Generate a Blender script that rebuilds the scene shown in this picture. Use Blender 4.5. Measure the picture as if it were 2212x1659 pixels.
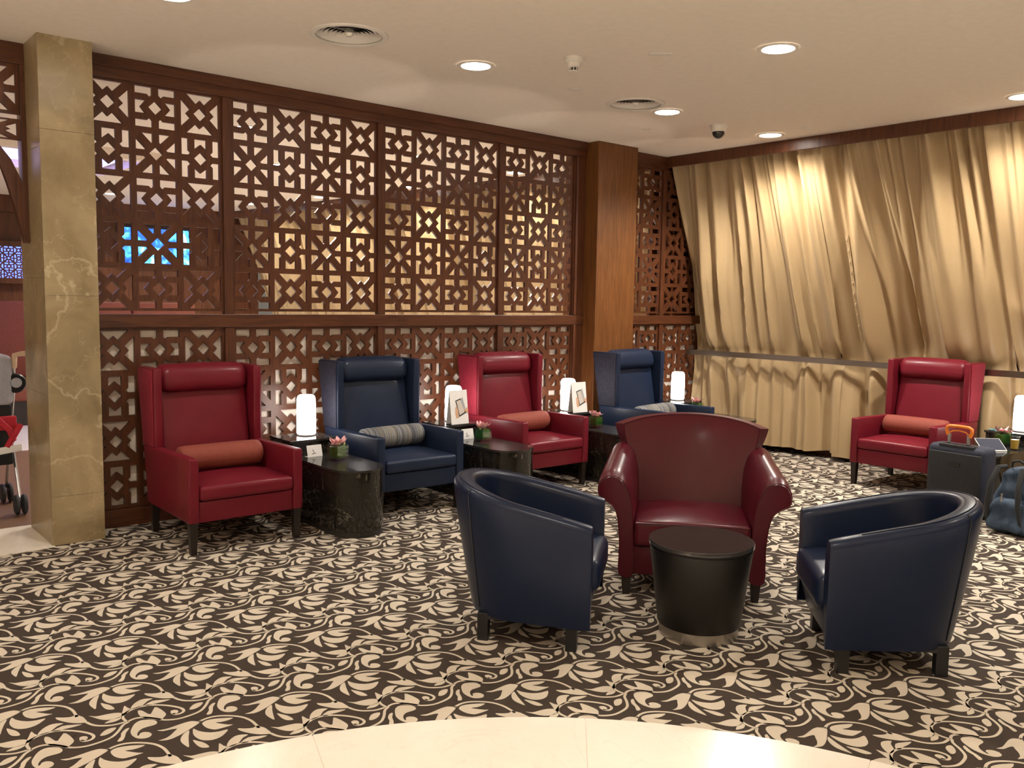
import bpy, bmesh, math, random
from math import sin, cos, pi, radians
from mathutils import Vector, Matrix
from mathutils.geometry import tessellate_polygon

# ------------------------------------------------------------------ scene, camera, world
for o in list(bpy.data.objects):
    bpy.data.objects.remove(o, do_unlink=True)
S = bpy.context.scene
COL = S.collection
IW, IH, FPX = 2212.0, 1659.0, 1904.2
PITCH, ROLL, YAW, EYE = 0.0939931, 0.0162892, 0.7066956, 1.6
fw = Vector((sin(YAW)*cos(PITCH), cos(YAW)*cos(PITCH), -sin(PITCH)))
rt0 = Vector((cos(YAW), -sin(YAW), 0.0))
up0 = rt0.cross(fw)
rt = rt0*cos(ROLL) + up0*sin(ROLL)
up = up0*cos(ROLL) - rt0*sin(ROLL)
cam_d = bpy.data.cameras.new('camera')
cam = bpy.data.objects.new('camera', cam_d)
COL.objects.link(cam)
M = Matrix((rt, up, -fw)).transposed().to_4x4()
M.translation = Vector((0, 0, EYE))
cam.matrix_world = M
cam_d.sensor_width = 36.0
cam_d.sensor_fit = 'HORIZONTAL'
cam_d.lens = 36.0*FPX/IW
cam_d.clip_start = 0.05
S.camera = cam

W = bpy.data.worlds.new('world'); S.world = W; W.use_nodes = True
bg = W.node_tree.nodes['Background']
bg.inputs[0].default_value = (1.0, 0.86, 0.70, 1)
bg.inputs[1].default_value = 0.10
S.view_settings.view_transform = 'Standard'
S.view_settings.look = 'None'
S.view_settings.gamma = 1.0
S.view_settings.use_curve_mapping = False
S.view_settings.exposure = 0.78
try:
    S.cycles.use_denoising = True
    S.cycles.max_bounces = 8
    S.cycles.diffuse_bounces = 4
    S.cycles.sample_clamp_indirect = 6.0
    S.cycles.caustics_reflective = False
    S.cycles.caustics_refractive = False
except Exception:
    pass
DOWN_W = 42.0            # watts of one room downlight
FILL_W = 760.0           # watts of each unseen fill lamp added to brighten the ceiling
BACK_W = 125.0           # watts of the downlights in the room behind the screen
WASH_W = 185.0            # watts of one curtain wall-washer
LAMP_E = 7.0             # emission of table lamp glass
WARM = (1.0, 0.935, 0.845)
CEIL = 3.166
WALLY = 6.325
rng = random.Random(7)

# ------------------------------------------------------------------ materials
def lin(r, g, b):
    f = lambda c: (c/255/12.92) if c/255 <= .04045 else ((c/255+.055)/1.055)**2.4
    return (f(r), f(g), f(b), 1)
class NT:
    def __init__(s, name):
        s.m = bpy.data.materials.new(name); s.m.use_nodes = True
        s.t = s.m.node_tree; s.n = s.t.nodes; s.b = s.n['Principled BSDF']
        s._co = None
    def co(s, kind='Object'):
        if s._co is None: s._co = s.n.new('ShaderNodeTexCoord')
        return s._co.outputs[kind]
    def link(s, a, b): s.t.links.new(a, b)
    def mapping(s, scale, kind='Object', rot=(0, 0, 0)):
        mp = s.n.new('ShaderNodeMapping'); mp.inputs['Scale'].default_value = scale
        mp.inputs['Rotation'].default_value = rot
        s.link(s.co(kind), mp.inputs['Vector']); return mp.outputs[0]
    def noise(s, vec, scale, detail=4, rough=.55, dist=0.0):
        x = s.n.new('ShaderNodeTexNoise'); s.link(vec, x.inputs['Vector'])
        x.inputs['Scale'].default_value = scale; x.inputs['Detail'].default_value = detail
        x.inputs['Roughness'].default_value = rough; x.inputs['Distortion'].default_value = dist
        return x.outputs['Fac']
    def ramp(s, fac, stops):
        r = s.n.new('ShaderNodeValToRGB'); s.link(fac, r.inputs[0])
        el = r.color_ramp.elements
        while len(el) < len(stops): el.new(.5)
        for e, (p, c) in zip(el, stops): e.position = p; e.color = c
        return r.outputs[0]
    def mix(s, fac, a, b, mode='MIX'):
        x = s.n.new('ShaderNodeMix'); x.data_type = 'RGBA'; x.blend_type = mode
        for i, v in ((0, fac), (6, a), (7, b)):
            if isinstance(v, (float, int, tuple)): x.inputs[i].default_value = v
            else: s.link(v, x.inputs[i])
        return x.outputs[2]
    def bump(s, fac, strength, dist=.01):
        b = s.n.new('ShaderNodeBump'); b.inputs['Strength'].default_value = strength
        b.inputs['Distance'].default_value = dist; s.link(fac, b.inputs['Height'])
        s.link(b.outputs[0], s.b.inputs['Normal'])
    def set(s, **k):
        for kk, v in k.items():
            i = s.b.inputs[kk.replace('_', ' ')]
            if isinstance(v, (float, int, tuple)): i.default_value = v
            else: s.link(v, i)
        return s
def c4(*a): return (a[0], a[1], a[2], 1)

def m_wood(name, dark, light, axis='z', rough=.38):
    x = NT(name)
    sc = {'z': (14, 14, 1.1), 'x': (1.1, 14, 14)}[axis]
    v = x.mapping(sc)
    f = x.noise(v, 2.2, 6, .6, 1.2)
    x.set(Base_Color=x.ramp(f, [(.3, dark), (.7, light)]), Roughness=rough, Specular_IOR_Level=.45)
    x.bump(f, .08, .002)
    return x.m
def m_leather(name, base, base2, rough=.36):
    x = NT(name)
    v = x.mapping((1, 1, 1))
    f = x.noise(v, 3.5, 3)
    g = x.noise(v, 260, 2)
    x.set(Base_Color=x.mix(f, base, base2), Roughness=rough, Specular_IOR_Level=.20, Coat_Weight=.09, Coat_Roughness=.16)
    x.bump(g, .12, .0012)
    return x.m
def m_plain(name, col, rough=.5, metal=0.0, **k):
    x = NT(name)
    v = x.mapping((1, 1, 1)); f = x.noise(v, 18, 3)
    d = tuple(c*.88 for c in col[:3]) + (1,)
    x.set(Base_Color=x.mix(f, d, col), Roughness=rough, Metallic=metal, **k)
    return x.m
def m_emit(name, col, strength):
    x = NT(name)
    x.set(Base_Color=col, Emission_Color=col, Emission_Strength=strength, Roughness=.4)
    return x.m

MAT = {}
MAT['wood'] = m_wood('walnut', c4(.050, .0155, .0065), c4(.125, .040, .015))
MAT['woodx'] = m_wood('walnut_rail', c4(.050, .0155, .0065), c4(.125, .040, .015), 'x')
MAT['pillarwood'] = m_wood('walnut_veneer', c4(.105, .036, .010), c4(.20, .078, .022))
MAT['darkwood'] = m_wood('wenge', c4(.010, .007, .005), c4(.022, .014, .010), rough=.35)
MAT['red'] = m_leather('red_leather', c4(.125, .007, .015), c4(.172, .012, .023), .40)
MAT['wine'] = m_leather('wine_leather', c4(.062, .0045, .010), c4(.092, .007, .0145), .32)
MAT['blue'] = m_leather('navy_leather', c4(.010, .0175, .042), c4(.017, .028, .060), .40)
MAT['navy'] = m_leather('tub_leather', c4(.0055, .0105, .029), c4(.0085, .015, .039), .36)
def m_fabric(name, a, b):
    x = NT(name); v = x.mapping((1, 1, .45)); f = x.noise(v, 55, 3, .7)
    x.set(Base_Color=x.ramp(f, [(.35, a), (.65, b)]), Roughness=.75, Sheen_Weight=.03, Sheen_Roughness=.4)
    x.bump(f, .1, .002); return x.m
MAT['redfab'] = m_fabric('crimson_velvet', c4(.20, .005, .020), c4(.26, .008, .028))
MAT['bluefab'] = m_fabric('dotted_navy_fabric', c4(.008, .009, .021), c4(.026, .026, .050))
MAT['rust'] = m_fabric('rust_cotton', c4(.22, .042, .026), c4(.26, .052, .031))
def m_stripe():
    x = NT('striped_cotton')
    sp = x.n.new('ShaderNodeSeparateXYZ'); x.link(x.co('Object'), sp.inputs[0])
    mu = x.n.new('ShaderNodeMath'); mu.operation = 'MULTIPLY'; mu.inputs[1].default_value = 90; x.link(sp.outputs[0], mu.inputs[0])
    wv = x.n.new('ShaderNodeTexNoise'); wv.noise_dimensions = '1D'; wv.inputs['Scale'].default_value = 1.0; wv.inputs['Detail'].default_value = 2
    x.link(mu.outputs[0], wv.inputs['W'])
    r = x.n.new('ShaderNodeValToRGB'); r.color_ramp.interpolation = 'CONSTANT'; x.link(wv.outputs['Fac'], r.inputs[0])
    el = r.color_ramp.elements
    st = [(0, c4(.02, .025, .045)), (.40, c4(.30, .31, .32)), (.46, c4(.025, .03, .055)), (.51, c4(.42, .36, .20)), (.55, c4(.03, .04, .08)), (.60, c4(.26, .27, .30)), (.66, c4(.02, .02, .04))]
    while len(el) < len(st): el.new(.5)
    for e, (p_, c_) in zip(el, st): e.position = p_; e.color = c_
    x.set(Base_Color=r.outputs[0], Roughness=.8); return x.m
MAT['stripe'] = m_stripe()
def m_marble(name, base, base2, vein, scale, rough=.18, vw=.03, v1=.8, v2=.35, dis=1.4):
    x = NT(name); v = x.mapping((1, 1, 1))
    n1 = x.noise(v, scale*1.3, 6, .6, .6)
    basec = x.ramp(n1, [(.3, base), (.7, base2)])
    def vein_mask(sc, w, lo):
        q = x.noise(v, sc, 5, .55, dis)
        s = x.n.new('ShaderNodeMath'); s.operation = 'SUBTRACT'; s.inputs[1].default_value = .5; x.link(q, s.inputs[0])
        a = x.n.new('ShaderNodeMath'); a.operation = 'ABSOLUTE'; x.link(s.outputs[0], a.inputs[0])
        return x.ramp(a.outputs[0], [(0, (lo, lo, lo, 1)), (w, (0, 0, 0, 1))])
    c1 = x.mix(vein_mask(scale*.7, vw, v1), basec, vein)
    c2 = x.mix(vein_mask(scale*2.2, vw*.7, v2), c1, vein)
    x.set(Base_Color=c2, Roughness=rough, Specular_IOR_Level=.5)
    return x.m
MAT['gold_marble'] = m_marble('golden_marble', c4(.20, .145, .070), c4(.42, .325, .185), c4(.62, .52, .35), 1.7, .30, .012, .42, .25, .25)
MAT['white_marble'] = m_marble('cream_marble', c4(.82, .76, .66), c4(.88, .83, .74), c4(.74, .66, .55), 2.5, .2, .008, .35, .15)
MAT['black_marble'] = m_marble('black_marble', c4(.010, .0085, .007), c4(.020, .017, .013), c4(.16, .14, .11), 3.2, .09, .0045)
MAT['ceiling'] = m_plain('ceiling_paint', c4(.83, .735, .635), .9)
MAT['carpet_dark'] = m_plain('carpet_brown', c4(.040, .026, .017), 1.0)
def m_carpet():
    x = NT('carpet_beige'); v = x.mapping((1, 1, 1)); f = x.noise(v, 5, 3); g = x.noise(v, 400, 2)
    c = x.mix(f, c4(.52, .455, .365), c4(.60, .53, .43)); x.set(Base_Color=c, Roughness=1.0, Specular_IOR_Level=.1); x.bump(g, .3, .003); return x.m
MAT['carpet_light'] = m_carpet()
def m_curtain():
    x = NT('gold_satin'); v = x.mapping((60, 60, 3)); f = x.noise(v, 3, 3)
    c = x.mix(f, c4(.36, .248, .128), c4(.43, .305, .165))
    x.set(Base_Color=c, Roughness=.42, Specular_IOR_Level=.45, Sheen_Weight=.08, Sheen_Roughness=.4); x.bump(f, .05, .002); return x.m
MAT['curtain'] = m_curtain()
MAT['steel'] = m_plain('brushed_steel', c4(.24, .195, .155), .30, 1.0)
MAT['chrome'] = m_plain('chrome_band', c4(.50, .47, .43), .36, 1.0)
MAT['white'] = m_plain('white_plastic', c4(.78, .73, .66), .45)
MAT['paper'] = m_plain('white_paper', c4(.90, .89, .88), .6)
MAT['backing'] = m_plain('white_backing', c4(.80, .71, .62), .8)
MAT['dark'] = m_plain('dark_void', c4(.02, .018, .016), .7)
MAT['blackplastic'] = m_plain('black_plastic', c4(.012, .012, .013), .35)
MAT['black_lacquer'] = m_plain('black_lacquer', c4(.006, .005, .004), .45)
MAT['granite'] = m_plain('dark_glossy_top', c4(.030, .027, .025), .06)
MAT['glassnight'] = m_plain('night_glass', c4(.010, .010, .012), .12)
MAT['lampglow'] = m_emit('lamp_glass', c4(1.0, .93, .87), LAMP_E)
MAT['lampbase'] = m_plain('lamp_base', c4(.55, .53, .50), .3)
MAT['bulb'] = m_emit('downlight_lens', c4(1.0, .93, .82), 30.0)
MAT['leaf'] = m_plain('leaf_green', c4(.040, .16, .020), .35)
MAT['petal'] = m_plain('orchid_pink', c4(.86, .50, .52), .55)
MAT['lip'] = m_plain('orchid_lip', c4(.35, .06, .09), .5)
MAT['bud'] = m_plain('bud_green', c4(.55, .60, .20), .5)
x = NT('clear_glass')
gl = x.n.new('ShaderNodeBsdfGlossy'); gl.inputs['Roughness'].default_value = .03
tr = x.n.new('ShaderNodeBsdfTransparent'); tr.inputs[0].default_value = (.93, .96, .94, 1)
fr = x.n.new('ShaderNodeLayerWeight'); fr.inputs[0].default_value = .18
mx = x.n.new('ShaderNodeMixShader'); x.link(fr.outputs['Facing'], mx.inputs[0]); x.link(tr.outputs[0], mx.inputs[1]); x.link(gl.outputs[0], mx.inputs[2])
x.link(mx.outputs[0], x.n['Material Output'].inputs['Surface']); MAT['glass'] = x.m
x = NT('lager'); x.set(Base_Color=c4(.85, .50, .06), Roughness=.1, Transmission_Weight=.15, IOR=1.33); MAT['beer'] = x.m
MAT['orange'] = m_plain('orange_plastic', c4(.75, .20, .02), .4)
MAT['suitcase'] = m_fabric('navy_nylon', c4(.016, .019, .036), c4(.022, .026, .048))
MAT['suitblack'] = m_fabric('black_nylon', c4(.010, .011, .012), c4(.016, .017, .018))
MAT['pack'] = m_fabric('blue_nylon', c4(.022, .042, .075), c4(.034, .062, .105))
MAT['aluminium'] = m_plain('aluminium_tube', c4(.5, .5, .5), .35, 1.0)
MAT['greyfab'] = m_fabric('silver_grey_fabric', c4(.34, .35, .40), c4(.42, .43, .48))
MAT['redfabric'] = m_fabric('bright_red_fabric', c4(.45, .012, .03), c4(.52, .018, .04))
MAT['beige'] = m_plain('beige_foam', c4(.62, .46, .32), .7)
MAT['rubber'] = m_plain('grey_rubber', c4(.045, .05, .055), .6)
MAT['terracotta'] = m_fabric('terracotta_fabric', c4(.16, .040, .022), c4(.20, .052, .028))
MAT['brownfloor'] = m_plain('brown_floor', c4(.20, .115, .065), .35)
MAT['violet'] = m_emit('violet_cove', c4(.45, .40, 1.0), 1.6)
MAT['bluebox'] = m_emit('blue_lightbox', c4(.10, .16, 1.0), 2.2)
def m_tv():
    x = NT('tv_picture'); v = x.mapping((1, 1, 1)); f = x.noise(v, 3.2, 5, .6, .8)
    c = x.ramp(f, [(.35, c4(.005, .03, .45)), (.5, c4(.02, .12, .9)), (.6, c4(.10, .55, 1.0)), (.72, c4(.75, .95, 1.0))])
    x.set(Base_Color=c4(.01, .01, .02), Emission_Color=c, Emission_Strength=2.2, Roughness=.2); return x.m
MAT['tv'] = m_tv()
MAT['skin'] = m_plain('printed_skin', c4(.70, .42, .27), .6)
MAT['ink'] = m_plain('printed_ink', c4(.03, .03, .03), .6)
MAT['page'] = m_plain('printed_page', c4(.66, .60, .54), .6)
MAT['greyprint'] = m_plain('printed_grey', c4(.42, .43, .45), .6)
MAT['canblue'] = m_plain('can_cyan', c4(.10, .38, .45), .3, .5)

# ------------------------------------------------------------------ mesh helpers
class MB:
    def __init__(s): s.v = []; s.f = []
    def add(s, vs, fs):
        o = len(s.v); s.v += [tuple(v) for v in vs]; s.f += [[i+o for i in f] for f in fs]; return s
    def box(s, x0, x1, y0, y1, z0, z1):
        return s.add([(x, y, z) for z in (z0, z1) for y in (y0, y1) for x in (x0, x1)],
                     [(0, 2, 3, 1), (4, 5, 7, 6), (0, 1, 5, 4), (2, 6, 7, 3), (0, 4, 6, 2), (1, 3, 7, 5)])
    def rbox(s, x0, x1, y0, y1, z0, z1, r, n=3, cx=0, crown=0.0, fn=None):
        h = ((x1-x0)/2, (y1-y0)/2, (z1-z0)/2); c = ((x0+x1)/2, (y0+y1)/2, (z0+z1)/2)
        r = min(r, *[a*.999 for a in h])
        ax = []
        for a in h:
            k = [-a + r*(1-cos(pi/2*i/n)) for i in range(n)] + [-a+r]
            mid = [(-a+r) + (2*(a-r))*(i/(cx+1)) for i in range(1, cx+1)]
            ax.append(k + mid + [-q for q in reversed(k)])
        idx = {}
        def vid(i, j, k):
            if (i, j, k) in idx: return idx[(i, j, k)]
            q = [ax[0][i], ax[1][j], ax[2][k]]
            cl = [max(-h[a]+r, min(h[a]-r, q[a])) for a in range(3)]
            d = Vector([q[a]-cl[a] for a in range(3)])
            if d.length > 1e-9: d = d.normalized()*r
            p = [cl[a]+d[a] for a in range(3)]
            if crown: p[2] += crown*max(0, 1-(p[0]/h[0])**2)*max(0, 1-(p[1]/h[1])**2)*(1 if p[2] > 0 else 0)
            p = [p[a]+c[a] for a in range(3)]
            if fn: p = fn(*p)
            idx[(i, j, k)] = len(s.v); s.v.append(tuple(p)); return idx[(i, j, k)]
        n0, n1, n2 = len(ax[0])-1, len(ax[1])-1, len(ax[2])-1
        for i in range(n0):
            for j in range(n1):
                s.f.append([vid(i, j, 0), vid(i, j+1, 0), vid(i+1, j+1, 0), vid(i+1, j, 0)])
                s.f.append([vid(i, j, n2), vid(i+1, j, n2), vid(i+1, j+1, n2), vid(i, j+1, n2)])
        for i in range(n0):
            for k in range(n2):
                s.f.append([vid(i, 0, k), vid(i+1, 0, k), vid(i+1, 0, k+1), vid(i, 0, k+1)])
                s.f.append([vid(i, n1, k), vid(i, n1, k+1), vid(i+1, n1, k+1), vid(i+1, n1, k)])
        for j in range(n1):
            for k in range(n2):
                s.f.append([vid(0, j, k), vid(0, j, k+1), vid(0, j+1, k+1), vid(0, j+1, k)])
                s.f.append([vid(n0, j, k), vid(n0, j+1, k), vid(n0, j+1, k+1), vid(n0, j, k+1)])
        return s
    def lathe(s, prof, n=32, c=(0, 0), cap=True):
        vs = []; fs = []; m = len(prof)
        for i in range(n):
            a = 2*pi*i/n
            for r, z in prof: vs.append((c[0]+r*cos(a), c[1]+r*sin(a), z))
        for i in range(n):
            j = (i+1) % n
            for k in range(m-1): fs.append((i*m+k, j*m+k, j*m+k+1, i*m+k+1))
        if cap:
            if prof[0][0] > 1e-6: fs.append([i*m for i in range(n)][::-1])
            if prof[-1][0] > 1e-6: fs.append([i*m+m-1 for i in range(n)])
        return s.add(vs, fs)
    def prism(s, poly, fn0, fn1, holes=()):
        """extrude 2-D polygon (with holes) between two mappings"""
        loops = [list(poly)] + [list(h) for h in holes]
        flat = [p for l in loops for p in l]; n = len(flat)
        tris = tessellate_polygon([[Vector((a, b, 0)) for a, b in l] for l in loops])
        vs = [fn0(a, b) for a, b in flat] + [fn1(a, b) for a, b in flat]
        fs = [tuple(t) for t in tris] + [tuple(i+n for i in reversed(t)) for t in tris]
        o = 0
        for l in loops:
            k = len(l)
            for i in range(k): fs.append((o+i, o+(i+1) % k, n+o+(i+1) % k, n+o+i))
            o += k
        return s.add(vs, fs)
    def tube(s, pts, r, n=8, cap=True):
        pts = [Vector(p) for p in pts]; m = len(pts); vs = []; fs = []
        rr = r if isinstance(r, (list, tuple)) else [r]*m
        prev = None
        for i, p_ in enumerate(pts):
            t = (pts[min(i+1, m-1)]-pts[max(i-1, 0)]).normalized()
            if prev is None:
                a = Vector((0, 0, 1)) if abs(t.z) < .9 else Vector((1, 0, 0)); u = t.cross(a).normalized()
            else: u = (prev - t*prev.dot(t)).normalized()
            prev = u; w = t.cross(u)
            for k in range(n):
                an = 2*pi*k/n; vs.append(p_ + (u*cos(an)+w*sin(an))*rr[i])
        for i in range(m-1):
            for k in range(n):
                l = (k+1) % n; fs.append((i*n+k, i*n+l, (i+1)*n+l, (i+1)*n+k))
        if cap: fs.append(list(range(n))[::-1]); fs.append([(m-1)*n+k for k in range(n)])
        return s.add(vs, fs)
    def grid(s, nu, nv, fn, thick=None):
        vs = [fn(i/(nu-1), j/(nv-1)) for i in range(nu) for j in range(nv)]
        return s.add(vs, [(i*nv+j, (i+1)*nv+j, (i+1)*nv+j+1, i*nv+j+1) for i in range(nu-1) for j in range(nv-1)])
    def map(s, fn): s.v = [tuple(fn(*v)) for v in s.v]; return s
    def mesh(s, name, mat, smooth=35):
        me = bpy.data.meshes.new(name); me.from_pydata(s.v, [], s.f); me.update()
        bm = bmesh.new(); bm.from_mesh(me)
        bmesh.ops.recalc_face_normals(bm, faces=bm.faces)
        if smooth:
            lim = radians(smooth)
            for f in bm.faces: f.smooth = True
            for e in bm.edges: e.smooth = len(e.link_faces) == 2 and e.calc_face_angle(0) < lim
        bm.to_mesh(me); bm.free()
        for m in (mat if isinstance(mat, (list, tuple)) else [mat]): me.materials.append(MAT[m] if isinstance(m, str) else m)
        return me
    def obj(s, name, mat, parent=None, smooth=35, loc=None):
        return link(name, s.mesh(name, mat, smooth), parent, loc)
def link(name, data, parent=None, loc=None):
    o = bpy.data.objects.new(name, data); COL.objects.link(o)
    if parent: o.parent = parent
    if loc: o.location = loc
    return o
def tag(o, label=None, cat=None, group=None, kind=None):
    for k, v in (('label', label), ('category', cat), ('group', group), ('kind', kind)):
        if v: o[k] = v
    return o
def thing(name, label, cat, loc=(0, 0, 0), rz=0, group=None):
    o = link(name, None); o.location = loc; o.rotation_euler.z = rz
    return tag(o, label, cat, group)
def struct(o, label=None): return tag(o, label, None, None, 'structure')
def dup(o, loc, rz=0, label=None, group=None, parent=None):
    def cp(a, par):
        b = a.copy(); COL.objects.link(b); b.parent = par
        for ch in [c for c in bpy.data.objects if c.parent == a]: cp(ch, b)
        return b
    r = cp(o, parent); r.location = loc; r.rotation_euler.z = rz
    if label: r['label'] = label
    if group: r['group'] = group
    return r
def interp(pts, t):
    if t <= pts[0][0]: return pts[0][1]
    for (a, b), (c, d) in zip(pts, pts[1:]):
        if t <= c:
            k = (t-a)/(c-a); return b+(d-b)*k
    return pts[-1][1]
def spot(name, parent, loc, energy, size, blend, rad=.07, rot=(0, 0, 0), col=WARM):
    l = bpy.data.lights.new(name, 'SPOT'); l.energy = energy; l.spot_size = radians(size); l.spot_blend = blend
    l.shadow_soft_size = rad; l.color = col
    o = link(name, l, parent, loc); o.rotation_euler = rot; return o

# ------------------------------------------------------------------ ceiling and floors
VENTS = [(2.765, 4.79), (5.36, 4.83)]
ring = lambda c, r, n=40: [(c[0]+r*cos(-2*pi*k/n), c[1]+r*sin(-2*pi*k/n)) for k in range(n)]
struct(MB().prism([(-7, -7), (9.2, -7), (9.2, 18), (-7, 18)], lambda a, b: (a, b, CEIL), lambda a, b: (a, b, CEIL+.12), [ring(c, .20) for c in VENTS]).obj('ceiling', 'ceiling', smooth=0), 'smooth beige painted ceiling over the whole lounge')
floor = struct(MB().box(-7, 9.2, -7, 6.32, -.06, 0).obj('floor', 'carpet_dark', smooth=0), 'dark brown carpet with a cream leaf and tulip scroll')

def crom(pts, closed, k):
    out = []; n = len(pts)
    rngi = range(n) if closed else range(n-1)
    for i in rngi:
        g = (lambda j: pts[j % n]) if closed else (lambda j: pts[max(0, min(n-1, j))])
        p0, p1, p2, p3 = g(i-1), g(i), g(i+1), g(i+2)
        for q in range(k):
            t = q/k
            out.append(tuple(.5*((2*p1[a])+(-p0[a]+p2[a])*t+(2*p0[a]-5*p1[a]+4*p2[a]-p3[a])*t*t+(-p0[a]+3*p1[a]-3*p2[a]+p3[a])*t**3) for a in (0, 1)))
    if not closed: out.append(tuple(pts[-1]))
    return out
def carpet_motif():
    """one repeat of the woven motif, in metres on the floor"""
    A = Vector((.327, .004)); B = Vector((-.155, -.515)); O = Vector((1.955, 3.354))
    polys = [      # closed leaf, petal and bud outlines
     [(-0.2582, -0.1386), (-0.2319, -0.1482), (-0.1954, -0.1459), (-0.1577, -0.1424), (-0.1313, -0.1468), (-0.1153, -0.1633), (-0.1018, -0.1653), (-0.1235, -0.1838), (-0.1552, -0.2013), (-0.1906, -0.2198), (-0.2217, -0.2317), (-0.2514, -0.2352), (-0.2802, -0.2186), (-0.2559, -0.2182), (-0.2317, -0.2056), (-0.2103, -0.1857), (-0.1958, -0.1711), (-0.2221, -0.1624), (-0.2439, -0.1573)],
     [(-0.0193, -0.3087), (-0.0003, -0.3256), (0.0248, -0.3389), (0.0442, -0.3324), (0.0508, -0.3452), (0.0596, -0.3663), (0.0616, -0.3914), (0.0608, -0.4204), (0.0396, -0.4129), (0.0175, -0.3954), (-0.0022, -0.3688), (-0.0172, -0.3403), (-0.0228, -0.3200)],
     [(-0.1072, -0.1870), (-0.0945, -0.1778), (-0.0753, -0.1765), (-0.0449, -0.1877), (-0.0177, -0.2043), (0.0000, -0.2183), (-0.0227, -0.2248), (-0.0471, -0.2220), (-0.0678, -0.2134), (-0.0525, -0.2369), (-0.0357, -0.2578), (-0.0220, -0.2687), (-0.0436, -0.2706), (-0.0720, -0.2689), (-0.0907, -0.2636), (-0.1058, -0.2403), (-0.1106, -0.2177), (-0.1104, -0.1988)],
     [(-0.1485, -0.2085), (-0.1429, -0.2297), (-0.1313, -0.2528), (-0.1094, -0.2766), (-0.0803, -0.2885), (-0.0517, -0.2925), (-0.0708, -0.3145), (-0.0957, -0.3314), (-0.1262, -0.3343), (-0.1521, -0.3183), (-0.1642, -0.2908), (-0.1661, -0.2575), (-0.1594, -0.2306)],
     [(-0.1657, -0.2135), (-0.1831, -0.2532), (-0.1983, -0.2951), (-0.2115, -0.3330), (-0.2177, -0.3107), (-0.2199, -0.2780), (-0.2103, -0.2498), (-0.1929, -0.2271), (-0.1778, -0.2160)],
     [(-0.1816, -0.2904), (-0.1708, -0.3080), (-0.1593, -0.3304), (-0.1539, -0.3568), (-0.1557, -0.3773), (-0.1748, -0.3682), (-0.1831, -0.3468), (-0.1844, -0.3194)],
     [(0.0037, -0.0591), (0.0226, -0.0318), (0.0448, -0.0193), (0.0678, -0.0266), (0.0878, -0.0455), (0.0921, -0.0704), (0.0805, -0.0858), (0.0586, -0.0865), (0.0377, -0.0858), (0.0184, -0.0967), (0.0047, -0.1168), (0.0011, -0.1333), (0.0078, -0.1305), (0.0145, -0.1194), (0.0279, -0.1176), (0.0426, -0.1312), (0.0449, -0.1536), (0.0312, -0.1682), (0.0129, -0.1669), (-0.0050, -0.1528), (-0.0134, -0.1229), (-0.0105, -0.0894)],
     [(-0.0028, -0.0540), (-0.0175, -0.0529), (-0.0397, -0.0767), (-0.0476, -0.1010), (-0.0690, -0.1293), (-0.0527, -0.1352), (-0.0360, -0.1101), (-0.0248, -0.0833)],
     [(-0.0399, -0.0196), (-0.0584, -0.0123), (-0.0808, -0.0186), (-0.1044, -0.0461), (-0.0903, -0.0552), (-0.0682, -0.0492), (-0.0515, -0.0365)],
     [(0.0666, 0.0701), (0.0788, 0.0572), (0.0850, 0.0278), (0.0953, 0.0108), (0.1252, 0.0579), (0.1355, 0.0385), (0.1401, 0.0068), (0.1402, -0.0266), (0.1244, -0.0472), (0.1077, -0.0612), (0.0944, -0.0475), (0.0816, -0.0299), (0.0648, -0.0058), (0.0581, 0.0159), (0.0585, 0.0430)],
     [(0.1631, -0.0112), (0.1788, -0.0123), (0.1858, -0.0268), (0.1782, -0.0431), (0.1656, -0.0488), (0.1563, -0.0348)],
     [(-0.0934, 0.1403), (-0.0728, 0.1186), (-0.0451, 0.1133), (-0.0110, 0.1053), (0.0105, 0.0885), (0.0125, 0.0681), (-0.0002, 0.0562), (-0.0248, 0.0537), (-0.0502, 0.0629), (-0.0685, 0.0848), (-0.0822, 0.1151)],
     [(-0.0640, 0.0416), (-0.0396, 0.0546), (-0.0152, 0.0570), (0.0038, 0.0563), (-0.0075, 0.0401), (-0.0300, 0.0309), (-0.0509, 0.0345)],
     [(0.0380, 0.1434), (0.0426, 0.1171), (0.0494, 0.0982), (0.0315, 0.0809), (0.0143, 0.0612), (0.0049, 0.0685), (0.0228, 0.1100)],
     [(0.0499, 0.1057), (0.0731, 0.1388), (0.1017, 0.1570), (0.1245, 0.1544), (0.1453, 0.1381), (0.1219, 0.1295), (0.0986, 0.1073), (0.0826, 0.0971), (0.0571, 0.0944)],
     [(0.1004, 0.1002), (0.1357, 0.1187), (0.1654, 0.1071), (0.1970, 0.0883), (0.1683, 0.0851), (0.1376, 0.0883), (0.1090, 0.0877)],
    ]
    stems = [      # centre lines of the scrolling stems
     [(0.0070, 0.0019), (0.0372, 0.0104), (0.0670, -0.0021), (0.0945, -0.0346), (0.1197, -0.0706), (0.1616, -0.0927), (0.2103, -0.0926), (0.2519, -0.0809), (0.2845, -0.0498), (0.3114, -0.0130), (0.3368, 0.0024)],
     [(-0.1147, -0.1686), (-0.0803, -0.1599), (-0.0462, -0.1651), (-0.0083, -0.1891), (0.0270, -0.2297), (0.0427, -0.2764), (0.0441, -0.3209), (0.0422, -0.3526)],
     [(0.0583, -0.4185), (0.0661, -0.4458), (0.0819, -0.4720), (0.1088, -0.4932), (0.1350, -0.5048), (0.1695, -0.5064)],
     [(0.0061, 0.0004), (0.0018, 0.0296), (0.0060, 0.0568), (0.0217, 0.0774), (0.0522, 0.0926), (0.0862, 0.0965), (0.1200, 0.0860), (0.1529, 0.0602), (0.1810, 0.0267), (0.2010, -0.0094), (0.2035, -0.0373), (0.1906, -0.0529), (0.1705, -0.0537), (0.1595, -0.0362)],
    ]
    shapes = []
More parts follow.
